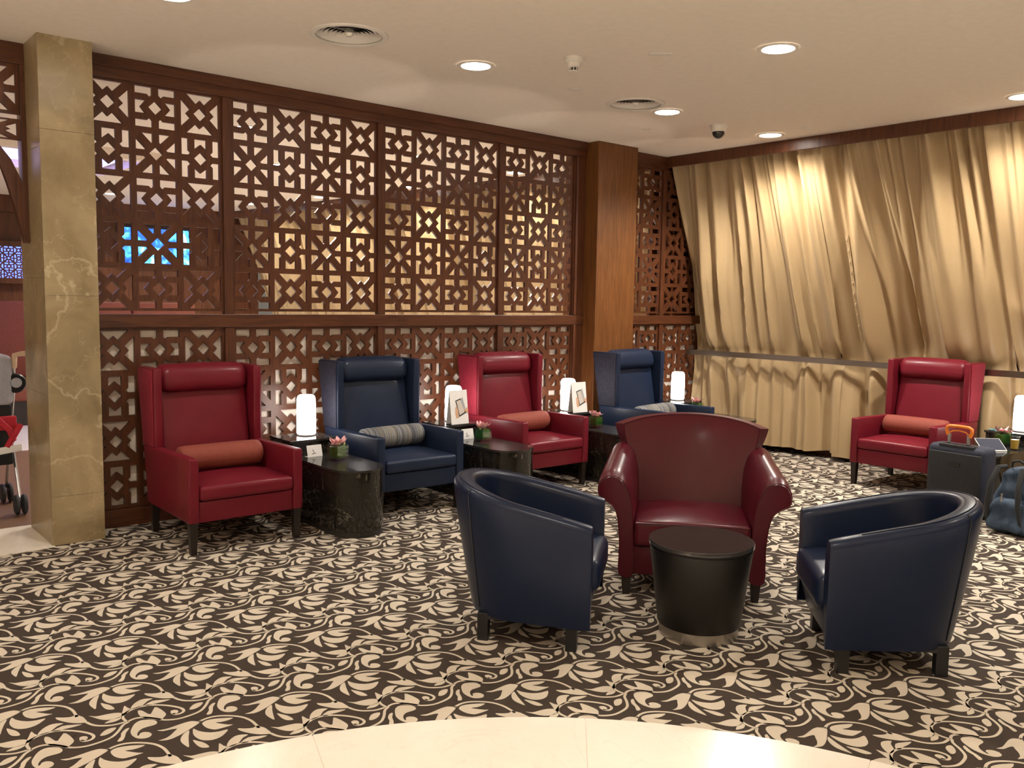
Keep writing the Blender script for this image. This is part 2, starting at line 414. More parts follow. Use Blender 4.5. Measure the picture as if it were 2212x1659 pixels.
    for P in polys:
        q = list(P)
        shapes.append(crom(q, True, 2))
    for P in stems:
        c = crom(P, False, 3); L = []; R = []
        for i in range(len(c)):
            a = Vector(c[max(0, i-1)]); b = Vector(c[min(len(c)-1, i+1)]); t = (b-a).normalized(); n = Vector((-t.y, t.x))*.0056
            L.append(tuple(Vector(c[i])+n)); R.append(tuple(Vector(c[i])-n))
        shapes.append(L+R[::-1])
    return A, B, O, shapes
A_, B_, O_, SH = carpet_motif()
vs, fs = [], []
base_v, base_f = [], []
for q in SH:
    tr = tessellate_polygon([[Vector((a, b, 0)) for a, b in q]])
    o = len(base_v); base_v += q
    for t in tr:
        a, b, c = (Vector(q[i]) for i in t)
        if (b-a).cross(c-a) < 0: t = t[::-1]
        base_f.append([i+o for i in t])
for i in range(-30, 40):
    for j in range(-7, 12):
        c = O_ + A_*i + B_*j
        if not (-1.2 < c.x < 9.0 and -1.6 < c.y < 6.5): continue
        if c.y < c.x*.15-.6: continue
        o = len(vs); k = 0
        vs += [(c.x+a, min(c.y+b, 6.30), .0012) for a, b in base_v]
        fs += [[q+o for q in f] for f in base_f]
me = bpy.data.meshes.new('carpet_pattern'); me.from_pydata(vs, [], fs); me.materials.append(MAT['carpet_light'])
tag(link('carpet_pattern', me, floor), kind='stuff')

# round cream marble floor in the foreground, wedge slabs
CX, CY, CR = .705, .571, 2.369
mfloor = MB()
mfloor.lathe([(0.0, -.02), (CR-.002, -.02), (CR-.002, .0035), (0, .0035)], 96, (CX, CY), cap=False)
disc = struct(mfloor.obj('marble_floor', 'backing', smooth=0), 'round cream marble floor in the foreground')
for k in range(15):
    a0 = radians(21.2+25*k)+.0008; a1 = radians(21.2+25*(k+1))-.0008
    if k >= 14: a1 = radians(21.2+360)-.0008
    for r0, r1 in ((.02, 1.199), (1.201, CR)):
        m = MB(); n = 10
        top = [(CX+r1*cos(a0+(a1-a0)*i/n), CY+r1*sin(a0+(a1-a0)*i/n)) for i in range(n+1)] + [(CX+r0*cos(a1+(a0-a1)*i/n), CY+r0*sin(a1+(a0-a1)*i/n)) for i in range(n+1)]
        m.prism(top, lambda a, b: (a, b, .0), lambda a, b: (a, b, .006)).obj('marble_slab', 'white_marble', disc, smooth=0)
struct(MB().box(-7, 9.2, -7, -1.9, .0, .0030).obj('bounce_floor_hall', 'white_marble', smooth=0), 'unseen cream floor behind the camera, added to bounce light upward')  # out of view, added pale so lamp light bounces to the ceiling
struct(MB().box(-7, -1.5, -1.9, 6.02, .0, .0030).obj('bounce_floor_side', 'white_marble', smooth=0), 'unseen cream floor left of the carpet, added to bounce light upward')  # second unseen pale floor, added for the same ceiling bounce
# marble threshold by the pillar and the brown floor of the room behind
thr = struct(MB().box(-7, 1.36, 6.02, 6.70, -.05, .003).obj('marble_threshold', 'white_marble', smooth=0), 'cream marble threshold strip beside the marble pillar')
struct(MB().box(-7, 2.4, 6.70, 10, -.07, -.004).obj('floor_back', 'brownfloor', smooth=0), 'brown floor of the room behind the screen')
struct(MB().box(2.4, 9.2, 6.321, 18, -.07, -.004).obj('bounce_floor_back', 'white_marble', smooth=0), 'unseen floor behind the screen, made cream to bounce light upward')  # unseen stretch made pale to brighten the back room by bounce
struct(MB().box(-7, 2.4, 10, 18, -.07, -.004).obj('bounce_floor_far', 'white_marble', smooth=0), 'unseen floor far behind the screen, made cream to bounce light upward')  # hidden continuation, also pale to throw light up in the back room

# ------------------------------------------------------------------ marble pillar
pil = struct(link('marble_pillar', None), 'golden veined marble pillar at the left')
struct(pil)
MB().box(1.375, 1.645, 6.07, 6.63, 0, CEIL).obj('core', 'dark', pil, smooth=0)
zs = [0, .313, 1.587, 2.6, CEIL]
for z0, z1 in zip(zs, zs[1:]):
    MB().rbox(1.352, 1.665, 6.048, 6.070, z0+.0006, z1-.0006, .0015, 1).obj('marble_slab', 'gold_marble', pil, smooth=0)
zs = [0, .369, .962, 1.282, 1.698, 2.5, CEIL]
for z0, z1 in zip(zs, zs[1:]):
    MB().rbox(1.352, 1.375, 6.0705, 6.64, z0+.0006, z1-.0006, .0015, 1).obj('marble_slab', 'gold_marble', pil, smooth=0)
    MB().rbox(1.645, 1.665, 6.0705, 6.64, z0+.0006, z1-.0006, .0015, 1).obj('marble_slab', 'gold_marble', pil, smooth=0)

# ------------------------------------------------------------------ carved lattice screen wall
T = .62
def rot4(h):
    out = []
    for k in range(4):
        c, s_ = [(1, 0), (0, 1), (-1, 0), (0, -1)][k]
        out.append([(x*c-y*s_, x*s_+y*c) for x, y in h])
    return out
def mirr(h): return [[(x*a, y*b) for x, y in h] for a in (1, -1) for b in (1, -1)]
DIA = [(.30, 0), (0, .30), (-.30, 0), (0, -.30)]
HA = [DIA] + rot4([(-.62, -.87), (.62, -.87), (.195, -.445), (0, -.635), (-.195, -.445)])
HB = [DIA] + mirr([(-.87, -.87), (-.14, -.87), (-.14, -.56), (-.245, -.45), (-.36, -.56), (-.87, -.56)]) + \
     [[(s_*x, y) for x, y in [(-.87, -.28), (-.42, -.28), (-.65, 0), (-.42, .28), (-.87, .28)]] for s_ in (1, -1)]
HC = [DIA]
for h in mirr([(-.62, -.87), (-.14, -.87), (-.14, -.50), (-.195, -.445)]):
    HC.append(h); HC.append([(y, x) for x, y in h])
HD = [[(y, x) for x, y in h] for h in HB]
def clean(h):
    a = sum(p[0]*q[1]-q[0]*p[1] for p, q in zip(h, h[1:]+h[:1]))
    return h if a < 0 else h[::-1]
CW = .155
TILE = {}
for k, H in dict(A=HA, B=HB, C=HC, D=HD).items():
    m = MB().prism([(-1, -1), (1, -1), (1, 1), (-1, 1)], lambda a, b: (a*CW, 0, b*CW), lambda a, b: (a*CW, .024, b*CW), [clean(h) for h in H])
    TILE[k] = m.mesh('lattice_tile', 'wood', smooth=0)
wall = struct(link('wall_lattice', None), 'dark carved walnut lattice screen wall behind the row of chairs')
def kind(row, col_is_x): return ('A' if col_is_x else 'B') if row % 2 == 0 else ('D' if col_is_x else 'C')
UP = [2.878-.3085*i for i in range(5)]
LO = [1.218-.313*i for i in range(4)]
panels = [  # column centres, first column type A(True)/B(False)
    ([1.52, 1.83, 2.14, 2.45], False), ([2.83, 3.14, 3.45, 3.76], False), ([4.125, 4.435, 4.745, 5.055], False),
    ([5.413, 5.708, 6.003], False), ([7.02, 7.33], True), ([7.71, 8.02, 8.33], True)]
for cols, first in panels:
    for part, rows, zsc in (('upper', UP, .3085/.31), ('lower', LO, .313/.31)):
        holder = link('lattice_panel', None, wall); holder.location = (cols[0], WALLY, 0)
        for ci, cx in enumerate(cols):
            if part == 'upper' and cx > 8.1: continue
            for ri, z in enumerate(rows):
                isx = (ci % 2 == 0) == first
                o = link('lattice_tile', TILE[kind(ri, isx)], holder)
                o.location = (cx-cols[0], 0, z); o.scale = ((cols[1]-cols[0])/.31, 1, zsc)
def bar(name, x0, x1, z0, z1, y0=6.303, y1=6.352, mat='wood'):
    return MB().rbox(x0, x1, y0, y1, z0, z1, .004, 1).obj(name, mat, wall, smooth=0)
edges = [1.36, 2.655, 3.945, 5.234]
bar('header', 1.60, 7.56, 3.026, CEIL, 6.296, 6.36, 'woodx')
bar('header_moulding', 1.60, 6.30, 3.095, CEIL-.001, 6.275, 6.297, 'woodx')
bar('mid_rail', 1.60, 6.30, 1.374, 1.468, 6.292, 6.362, 'woodx')
bar('mid_rail', 6.88, 8.6, 1.374, 1.468, 6.292, 6.362, 'woodx')
bar('base_rail', 1.60, 6.30, 0, .120, 6.292, 6.362, 'woodx')
bar('base_rail', 6.88, 8.6, 0, .120, 6.292, 6.362, 'woodx')
for xc in (2.64, 3.943, 5.234):
    for z0, z1 in ((.121, 1.373), (1.469, 3.025)): bar('stile', xc-.036, xc+.036, z0, z1)
for z0, z1 in ((.121, 1.373), (1.469, 3.025)):
    bar('stile', 6.150, 6.305, z0, z1); bar('stile', 7.487, 7.553, z0, z1); bar('stile', 6.865, 6.868, z0, z1)
    bar('stile', 6.16, 6.19, z0, z1, 6.285, 6.304)
MB().box(1.66, 6.31, 6.362, 6.374, .1, 1.40).obj('backing_panel', 'backing', wall, smooth=0)
MB().box(6.87, 8.6, 6.362, 6.374, .1, 1.40).obj('backing_panel', 'backing', wall, smooth=0)
MB().box(7.49, 8.6, 6.46, 6.5, 1.40, CEIL).obj('backing_panel', 'wood', wall, smooth=0)
# wood-veneered pillar
wp = struct(link('wood_pillar', None), 'orange-brown wood veneered pillar beside the curtain')
MB().rbox(6.305, 6.872, 6.135, 6.60, 0, CEIL-.001, .006, 2).obj('veneer_case', 'pillarwood', wp, smooth=0)
MB().rbox(6.300, 6.877, 6.128, 6.605, 0, .10, .004, 1).obj('plinth', 'wood', wp, smooth=0)

# carved arch left of the pillar
arch = struct(link('arch_lattice', None), 'carved wooden arch screen left of the marble pillar')
for i, cx in enumerate((1.165, .855, .545, .235, -.075)):
    o = link('lattice_tile', TILE['C' if i % 2 == 0 else 'D'], arch); o.location = (cx, 6.40, 2.88); o.scale = (1, 1, 1.0)
MB().rbox(-3, 1.352, 6.385, 6.44, 3.036, CEIL, .004, 1).obj('header', 'woodx', arch, smooth=0)
MB().rbox(1.322, 1.352, 6.385, 6.44, 1.92, 3.035, .003, 1).obj('arch_post', 'wood', arch, smooth=0)
cv = [(1.322, 1.92), (1.30, 2.02), (1.27, 2.15), (1.235, 2.29), (1.20, 2.40), (1.13, 2.47), (1.02, 2.52), (.8, 2.56), (.4, 2.60), (-.3, 2.62), (-1.0, 2.62)]
cu = [(-1.0, 2.70), (-.3, 2.70), (.4, 2.68), (.8, 2.65), (1.02, 2.61), (1.13, 2.565), (1.20, 2.52), (1.26, 2.44), (1.322, 2.30)]
MB().prism(cv+cu, lambda a, b: (a, 6.385, b), lambda a, b: (a, 6.435, b)).obj('arch_board', 'wood', arch, smooth=0)
for i, cx in enumerate((1.165, .855)):
    o = link('lattice_tile', TILE['A'], arch); o.location = (cx, 6.395, 2.695-.155*.42); o.scale = (1, 1, .42)

# ------------------------------------------------------------------ curtain wall
RAILX = [(-2, 8.46), (2.97, 8.46), (4.22, 8.46), (5.23, 8.31), (6.29, 8.0)]
RAILZ = [(-2, 1.05), (4.22, 1.05), (5.23, 1.068), (6.29, 1.087)]
def smooth_interp(P, y, w=.35): return sum(interp(P, y+w*k/3) for k in range(-3, 4))/7
def rx(y): return smooth_interp(RAILX, y, .3) if y < 6.0 else interp(RAILX, y)
def beam_x(y): return interp([(-9, 7.51), (6.3, 7.51), (8.06, 7.45), (11.2, 7.22), (12.6, 7.08), (15.87, 6.79), (18, 6.5)], y)
pelmet = struct(MB().rbox(7.51, 7.545, -6, 6.30, 3.055, CEIL-.001, .003, 1).obj('trim_1', 'wood', smooth=0), 'dark wood pelmet beam above the curtains')
win = struct(MB().add([(7.85, -6, 3.1), (7.85, 6.45, 3.1), (8.85, 6.45, 1.0), (8.85, -6, 1.0), (8.85, 6.45, -.02), (8.85, -6, -.02)], [(0, 1, 2, 3), (3, 2, 4, 5)]).obj('window_1', 'glassnight', smooth=0), 'dark slanted window behind the gold curtains')
struct(MB().box(8.62, 8.66, -6, 6.3, 0, .12).obj('baseboard_right', 'wood', smooth=0), 'dark baseboard under the curtains')

def vnoise(seed):
    r = random.Random(seed); tab = [r.uniform(-1, 1) for _ in range(512)]
    def f(x):
        i = math.floor(x); t = x-i; t = t*t*(3-2*t)
        return tab[i % 512]*(1-t)+tab[(i+1) % 512]*t
    return f
N_HI, N_LO, N_MID, N_BIG = vnoise(11), vnoise(12), vnoise(13), vnoise(14)
def curtain_panel(name, y0, y1, xtop, xbot, zsplit, hem, label, group, step=.011, skew=.16):
    lo, hi = min(y0, y1)-.03, max(y0, y1)+.03
    nu = int((hi-lo)/step); nv = 48
    def fn(u, v):
        z = 3.13 + (hem-3.13)*v
        y = lo+(hi-lo)*u
        zr = zsplit(y)
        k = max(0.0, (3.06-z)/(3.06-zr))
        kc = min(1.0, k)
        x = xtop(y) + (xbot(y)-xtop(y))*kc
        # cloth coordinate: folds gather at the top and fan out below
        q = y + skew*kc*(N_BIG(y*.9+3)) + .03*N_BIG(y*3.1+kc*1.3)
        top = N_HI(q*14) + .45*N_HI(q*29+7)
        mid = 1.1*N_MID(q*9.5+.3*kc) + .5*(2*abs(N_HI(q*8.5+2))-.9)
        low = 1.15*N_LO(q*8+.4*(k-1)) + .38*N_MID(q*17+5)
        if k < 1:
            m1 = min(1.0, kc*1.5); off = top*(1-m1)+mid*m1
        else:
            m2 = min(.6, (k-1)*2); off = mid*(1-m2)+low*m2
        pin = 1-.66*math.exp(-((z-zr+.02)/.12)**2)
        amp = (.085+.055*min(1, k*1.8))*pin
        off *= amp
        yy = y + .018*N_HI(q*11.5+.5)*(0 if u in (0, 1) else 1)
        tri = max(0.0, 1-abs(z-(zr+.01))/.24) if z > zr else max(0.0, 1-(zr-z)/.05)
        e0 = max(0.0, 1-(y-lo)/.20); e1 = max(0.0, 1-(hi-y)/.20)
        yy += .046*tri*e0*e0; yy -= .046*tri*e1*e1
        zz = z+(.010*N_LO(q*6)+.012*N_MID(q*2.3) if v > .99 else 0)
        return (x+.085+off, yy, zz)
    curtain_panel.at = lambda y, z: fn((y-lo)/(hi-lo), (3.13-z)/(3.13-hem))
    o = MB().grid(nu, nv, fn).obj(name, 'curtain', None, smooth=80)
    return tag(o, label, 'curtain', group)
Yr = lambda y: interp(RAILZ, y)
XT = lambda y: 7.60
XB = lambda y: rx(min(y, 6.29))+.015
cuts = [6.285, 6.03, 4.68, 3.05, 1.6, .1, -1.6]
labs = ['narrow gold curtain strip next to the lattice screen', 'wide gold curtain left of the hook tape seam', 'gold curtain directly behind the red wing chair by the suitcase',
        'gold curtain at the right edge behind the table lamp', 'gold curtain beyond the right edge of the picture', 'farthest right gold curtain beside the camera']
for i in range(4):
    curtain_panel('curtain', cuts[i], cuts[i+1], XT, XB, Yr, .045+.035*(i % 2 == 1), labs[i], 'gold curtains on the slanted window')
    if i == 2: SURF = curtain_panel.at
# hook tape hanging on one curtain edge
tape = thing('curtain_tape', 'pale vertical hook tape with loops on the curtain edge', 'tape')
def tp(z):
    k = (3.06-z)/(3.06-1.05); y = 4.47-.05*k
    a = [SURF(y+d, z) for d in (-.02, 0, .02)]
    return min(q[0] for q in a)-.010, a[1][1]
m = MB()
for i in range(20):
    za, zb = 2.28-.052*i, 2.28-.052*(i+1)
    xa, ya = tp(za); xb, yb = tp(zb)
    m.add([(xa, ya-.016, za), (xa, ya+.016, za), (xb, yb+.016, zb), (xb, yb-.016, zb), (xa+.006, ya-.016, za), (xa+.006, ya+.016, za), (xb+.006, yb+.016, zb), (xb+.006, yb-.016, zb)],
          [(0, 1, 2, 3), (4, 7, 6, 5), (0, 4, 5, 1), (1, 5, 6, 2), (2, 6, 7, 3), (3, 7, 4, 0)])
m.obj('band', 'curtain', tape, smooth=0)
loop = MB().tube([(-.012*sin(a), .0, .017*cos(a)) for a in [pi*k/8 for k in range(9)]], .003, 6).mesh('hook_loop', 'beige')
for i in range(10):
    z = 2.24-.104*i; x_, y_ = tp(z); o = link('hook_loop', loop, tape); o.location = (x_, y_, z)
# steel rail
rail = thing('handrail', 'flat brushed steel rail running across the curtains', 'rail')
ys = [6.285-.12*i for i in range(70)]
m = MB(); vs = []; fs = []
for y in ys:
    x_ = rx(y); z_ = Yr(y)
    vs += [(x_-.06, y, z_-.052), (x_-.028, y, z_-.052), (x_-.028, y, z_+.004), (x_-.06, y, z_+.004)]
for i in range(len(ys)-1):
    for k in range(4): fs.append((i*4+k, i*4+(k+1) % 4, i*4+4+(k+1) % 4, i*4+4+k))
fs += [(0, 1, 2, 3), tuple(len(vs)-4+k for k in range(4))]
m.add(vs, fs).obj('bar', 'steel', rail, smooth=30)
for y in (5.8, 3.9, 2.0):
    MB().box(rx(y)-.03, rx(y)+.33, y-.01, y+.01, Yr(y)-.04, Yr(y)-.01).obj('bracket', 'steel', rail, smooth=0)

# ------------------------------------------------------------------ room behind the screen
struct(MB().grid(24, 2, lambda u, v: (beam_x(6.36+u*11), 6.36+u*11, 3.04+v*(CEIL-3.04))).obj('trim_2', 'wood', smooth=0), 'dark wood pelmet beam in the room behind')
bc = [6.5, 8.2, 10.0, 11.9, 14.0, 16.0]
for i in range(5):
    curtain_panel('curtain', bc[i+1], bc[i], lambda y: beam_x(y)+.08, lambda y: beam_x(y)+.80, lambda y: 1.05, .06,
                  ['gold curtain just behind the lattice, nearest the wood pillar', 'second gold curtain seen through the lattice from the pillar', 'third gold curtain seen through the lattice from the pillar', 'fourth gold curtain seen through the lattice', 'farthest gold curtain beside the blue television'][i], 'gold curtains in the room behind', step=.018)
struct(MB().box(-7, 7.4, 16.3, 16.4, 0, CEIL).obj('wall_far', 'wood', smooth=0), 'dark wooden far wall of the room behind')
struct(MB().box(-7.1, -7, -7, 18, 0, CEIL).obj('wall_left', 'backing', smooth=0), 'plain far left wall')
struct(MB().box(-7, 6.9, 16.2, 16.3, 2.90, CEIL).obj('trim_3', 'wood', smooth=0), 'dark cornice on the far wall')
tv = thing('television', 'wide blue glowing television seen through the lattice', 'television', (5.43, 16.15, 2.46))
MB().rbox(-.62, .62, 0, .06, -.345, .345, .01, 1).obj('housing', 'blackplastic', tv, smooth=0)
MB().box(-.585, .585, -.004, .0, -.305, .305).obj('screen', 'tv', tv, smooth=0)
MB().box(-.15, .15, .06, .149, -.12, .12).obj('wall_mount', 'blackplastic', tv, smooth=0)
ban = thing('banquette', 'terracotta upholstered high banquette left of the marble pillar', 'sofa', (3.0, 12.4, -.004))
for i in range(5):
    x0 = -2.6+i*.86
    MB().rbox(x0, x0+.85, 0, .16, .55, 1.50, .03, 2).obj('back_pad', 'terracotta', ban)
    MB().rbox(x0, x0+.85, -.55, .0, .30, .48, .04, 2).obj('seat_pad', 'terracotta', ban)
MB().box(-2.6, 1.69, -.5, .16, 0, .30).obj('plinth', 'darkwood', ban, smooth=0)
lb = thing('lattice_lightbox', 'small carved lattice window lit blue on the far wall', 'window', (2.96, 16.1, 2.09))
MB().box(-.36, .36, .08, .09, -.26, .26).obj('blue_pane', 'bluebox', lb, smooth=0)
MB().rbox(-.44, .44, .05, .2, .26, .34, .005, 1).obj('frame_rail', 'wood', lb, smooth=0); MB().rbox(-.44, .44, .05, .2, -.34, -.26, .005, 1).obj('frame_rail', 'wood', lb, smooth=0)
MB().rbox(-.44, -.36, .05, .2, -.26, .26, .005, 1).obj('frame_post', 'wood', lb, smooth=0); MB().rbox(.36, .44, .05, .2, -.26, .26, .005, 1).obj('frame_post', 'wood', lb, smooth=0)
for i in range(5):
    for j in range(4):
        o = link('lattice_tile', TILE[kind(j, i % 2 == 0)], lb); o.location = (-.288+.144*i, .06, .195-.13*j); o.scale = (.144/.31, .5, .13/.31)
# violet cove in the ceiling of the back room
cove = thing('cove_light', 'violet glowing ceiling cove behind the screen', 'cove light', (1.9, 10.9, CEIL))
MB().box(-2.2, 1.6, -.75, -.6, -.10, 0).obj('lip', 'ceiling', cove, smooth=0)
MB().box(-2.2, 1.6, .9, 1.05, -.10, 0).obj('lip', 'ceiling', cove, smooth=0)
MB().box(1.45, 1.6, -.6, .9, -.10, 0).obj('lip', 'ceiling', cove, smooth=0)
MB().box(-2.2, 1.4, -.58, .88, -.012, -.002).obj('led_panel', 'violet', cove, smooth=0)

# ------------------------------------------------------------------ ceiling fittings
def downlight(label, x, y, energy, size=118, group='recessed ceiling downlights', aim=None):
    t = thing('downlight', label, 'downlight', (x, y, CEIL), 0, group)
    if not hasattr(downlight, 'm'):
        downlight.m = (MB().lathe([(.098, -.001), (.098, -.008), (.106, -.010), (.125, -.006), (.127, -.001)], 32, cap=False).mesh('trim_ring', 'white'),
                       MB().lathe([(0, -.004), (.099, -.004), (.099, -.0015), (0, -.0015)], 32, cap=False).mesh('lens', 'bulb'))
    link('trim_ring', downlight.m[0], t); link('lens', downlight.m[1], t)
    spot('spot_light', t, (0, 0, -.03), energy, size, .55, .09, aim or (0, 0, 0))
    return t
for lab, x, y, e in (
    ('bright downlight above the first red and blue wing chairs', 3.734, 4.80, DOWN_W),
    ('bright downlight nearest the middle of the ceiling, right of centre', 4.828, 3.197, DOWN_W),
    ('bright downlight beside the right round air vent', 5.75, 4.83, DOWN_W)):
    downlight(lab, x, y, e)
downlight('bright downlight close to the curtain beam near the dome camera', 7.19, 4.806, WASH_W, 150)
downlight('bright downlight cut by the right edge of the picture', 7.18, 2.648, WASH_W, 150)
for lab, x, y, e in (
    ('downlight beyond the right edge beside the curtain beam', 7.18, .5, WASH_W),
    ('downlight over the first red chair, above the top edge', 1.72, 4.80, DOWN_W),
    ('downlight over the near carpet left of the tub chairs', 1.5, 1.5, DOWN_W*1.7),
    ('downlight over the carpet right of the tub chairs', 4.83, .6, DOWN_W),
    ('downlight over the left end of the marble threshold', -.5, 4.6, DOWN_W*1.4),
    ('added unseen fill lamp over the hall floor left of the camera', -2.6, 2.4, FILL_W),  # this and the lamps below: unseen, added to light the ceiling by bounce
    ('added unseen fill lamp just behind the camera', -.6, -1.4, FILL_W),
    ('added unseen fill lamp far behind the camera', -3.4, -3.4, FILL_W),
    ('added unseen fill lamp behind and right of the camera', 2.6, -3.2, FILL_W),
    ('added unseen fill lamp over the far right of the hall floor', 5.4, -3.6, FILL_W),
    ('added unseen fill lamp over the far left corner of the hall floor', -4.6, .2, FILL_W)):
    downlight(lab, x, y, e, 96 if e == FILL_W else 118, group='downlights outside the picture')
for lab, x, y in (('downlight seen through the lattice beside the wood pillar', 7.13, 8.36), ('downlight over the second curtain behind the lattice', 7.0, 10.5), ('downlight over the third curtain behind the lattice', 6.76, 12.6), ('downlight over the far curtain behind the lattice', 6.45, 14.4)):
    downlight(lab, x, y, BACK_W, 150, 'downlights in the room behind')
for lab, x, y in (('downlight behind the top lattice row of the third panel', 5.63, 8.2), ('downlight behind the top lattice row of the second panel', 3.53, 8.0), ('downlight behind the lattice above the blue television', 4.28, 14.7), ('downlight behind the second lattice panel', 4.78, 9.96)):
    downlight(lab, x, y, BACK_W, 140, 'downlights in the room behind')
def vent(label, x, y):
    t = thing('air_vent', label, 'air vent', (x, y, CEIL), 0, 'round ceiling air vents')
    MB().lathe([(.20, -.001), (.20, -.010), (.215, -.012), (.232, -.008), (.235, -.001)], 48, cap=False).obj('flange', 'white', t)
    MB().lathe([(.1995, .0), (.1995, .16), (0, .16)], 40, cap=False).obj('plenum', 'dark', t)
    for k in range(7):
        r = .199-.025*k
        MB().lathe([(r, .0035), (r-.029, .0150), (r-.029, .0135), (r, .0020)], 48, cap=False).obj('louvre_ring', 'white', t)
    MB().box(-.198, .198, -.004, .004, .020, .028).obj('spoke', 'white', t, smooth=0)
    MB().lathe([(0, -.012), (.016, -.010), (.024, .002), (.028, .03), (0, .03)], 24, cap=False).obj('hub', 'white', t)
vent('round louvred air vent at the upper left of the ceiling', *VENTS[0])
vent('round louvred air vent beside a downlight near the wood pillar', *VENTS[1])
t = thing('smoke_detector', 'white smoke detector hanging from the middle of the ceiling', 'smoke detector', (4.08, 4.216, CEIL))
MB().lathe([(.062, 0), (.062, -.018), (.052, -.03), (.043, -.034), (.040, -.06), (.030, -.064), (0, -.064)], 32).obj('base', 'white', t)
MB().lathe([(.026, -.063), (.026, -.078), (.020, -.086), (0, -.088)], 24).obj('chamber', 'dark', t)
for k in range(8):
    a = 2*pi*k/8; MB().box(.0255, .029, -.003, .003, -.082, -.063).map(lambda X, Y, Z: (X*cos(a)-Y*sin(a), X*sin(a)+Y*cos(a), Z)).obj('cage_rib', 'white', t, smooth=0)
MB().lathe([(.031, -.082), (.031, -.087), (.0, -.090)], 24).obj('cap', 'white', t)
t = thing('dome_camera', 'white dome security camera with dark bubble near the curtain beam', 'camera', (6.494, 4.867, CEIL))
MB().lathe([(.075, 0), (.078, -.012), (.068, -.03), (.066, -.062), (0, -.062)], 32).obj('housing', 'white', t)
MB().lathe([(.055, -.06)]+[(.055*cos(a), -.062-.055*sin(a)) for a in [pi/2*k/8 for k in range(1, 9)]], 28).obj('bubble', 'granite', t)
def discfit(name, label, cat, x, y, r, h=.006):
    t = MB().lathe([(r, 0), (r, -h*.6), (r*.9, -h), (0, -h)], 28).obj(name, 'white', None); t.location = (x, y, CEIL); tag(t, label, cat); return t
discfit('sprinkler_cover', 'flat round sprinkler cover below the smoke detector', 'sprinkler', 4.671, 4.804, .055)
discfit('sprinkler_cover', 'tiny pale sprinkler disc near the wood pillar', 'sprinkler', 6.195, 5.437, .04)
discfit('sprinkler_cover', 'small dark edged disc close to the curtain beam', 'sprinkler', 7.119, 4.384, .05, .012)
t = MB().rbox(-.07, .07, -.035, .035, -.006, 0, .003, 1).obj('ceiling_plate', 'white', None); t.location = (4.404, 3.772, CEIL); t.rotation_euler.z = -.6; tag(t, 'small rectangular access plate on the ceiling', 'plate')

# ------------------------------------------------------------------ wing chairs
def wing_chair(name, leather, fabric, label, loc, rz):
    t = thing(name, label, 'chair', loc, rz, 'high-backed wing chairs')
    rake = lambda z: .77+(z-.2)*.185
    for s_ in (-1, 1):
        x0, x1 = (.312, .38) if s_ > 0 else (-.38, -.312)
        def armfn(X, Y, Z):
            if Z > .5: Z -= .012*max(0, min(1, (Y-.1)/.5))
            if Y > .6: Y = Y + (Z-.2)*.185*(Y-.6)/.17
            return (X, Y, Z)
        MB().rbox(x0, x1, 0, .77, .2, .605, .014, 3, 2, fn=armfn).obj('arm', leather, t)
        xw0, xw1 = (.316, .374) if s_ > 0 else (-.374, -.316)
        def wfn(X, Y, Z, s_=s_):
            k = (Y-.62)/.2
            Y2 = .62 + k*(rake(Z)-.62)
            if Z > .9: Z += 0
            return (X, Y2, Z)
        MB().rbox(xw0, xw1, .62, .82, .585, 1.118, .012, 3, 2, fn=wfn).obj('wing', leather, t)
        xo = .3745 if s_ > 0 else -.3805
        MB().rbox(xo, xo+.006, .632, .816, .60, 1.108, .002, 1, 2, fn=wfn).obj('wing_outer_panel', fabric, t)
    MB().rbox(-.314, .314, .64, .70, .2, 1.10, .015, 2, 2, fn=lambda X, Y, Z: (X, rake(Z)-.075+(Y-.64), Z)).obj('back_shell', leather, t)
    # inner back cushion, leaning
    MB().rbox(-.312, .312, 0, .115, .38, .985, .035, 3, 4, fn=lambda X, Y, Z: (X, rake(Z)-.175+Y-.020*max(0, 1-(X/.31)**2)*max(0, sin(pi*(Z-.38)/.6)) - .0, Z)).obj('backrest', leather, t)
    # head roll
    MB().rbox(-.314, .314, -.012, .170, .942, 1.134, .078, 5, 3, fn=lambda X, Y, Z: (X, rake(Z)-.235+Y, Z+.006*(1-(X/.314)**2))).obj('head_roll', leather, t)
    MB().rbox(-.310, .310, -.012, .62, .335, .428, .026, 4, 5, crown=.022).obj('seat_cushion', leather, t)
    MB().rbox(-.312, .312, .012, .74, .2, .332, .008, 2).obj('seat_rail', leather, t)
    for sx in (-1, 1):
        for y0, lean in ((.04, 0), (.715, .03)):
            m = MB(); a, b = .026, .018
            cx = sx*.345
            m.add([(cx+dx*w, y0+dy*w+(lean if z == 0 else 0), z) for z, w in ((0, b), (.2, a)) for dx, dy in ((-1, -1), (1, -1), (1, 1), (-1, 1))],
                  [(3, 2, 1, 0), (4, 5, 6, 7), (0, 1, 5, 4), (1, 2, 6, 5), (2, 3, 7, 6), (3, 0, 4, 7)])
            m.obj('leg', 'darkwood', t, smooth=0)
    return t
r1 = wing_chair('wing_chair', 'red', 'redfab', 'red leather wing chair nearest the marble pillar', (2.321, 5.29, 0), -.005)
b1 = wing_chair('wing_chair', 'blue', 'bluefab', 'navy leather wing chair between two red wing chairs', (3.702, 5.346, 0), -.03)
r2 = dup(r1, (5.108, 5.385, 0), -.02, 'red leather wing chair between two navy wing chairs')
b2 = dup(b1, (6.667, 5.18, 0), .049, 'navy leather wing chair in front of the wood pillar')
r3 = dup(r1, (7.443, 3.624, 0), -1.562, 'red leather wing chair in front of the curtains, by the suitcase')
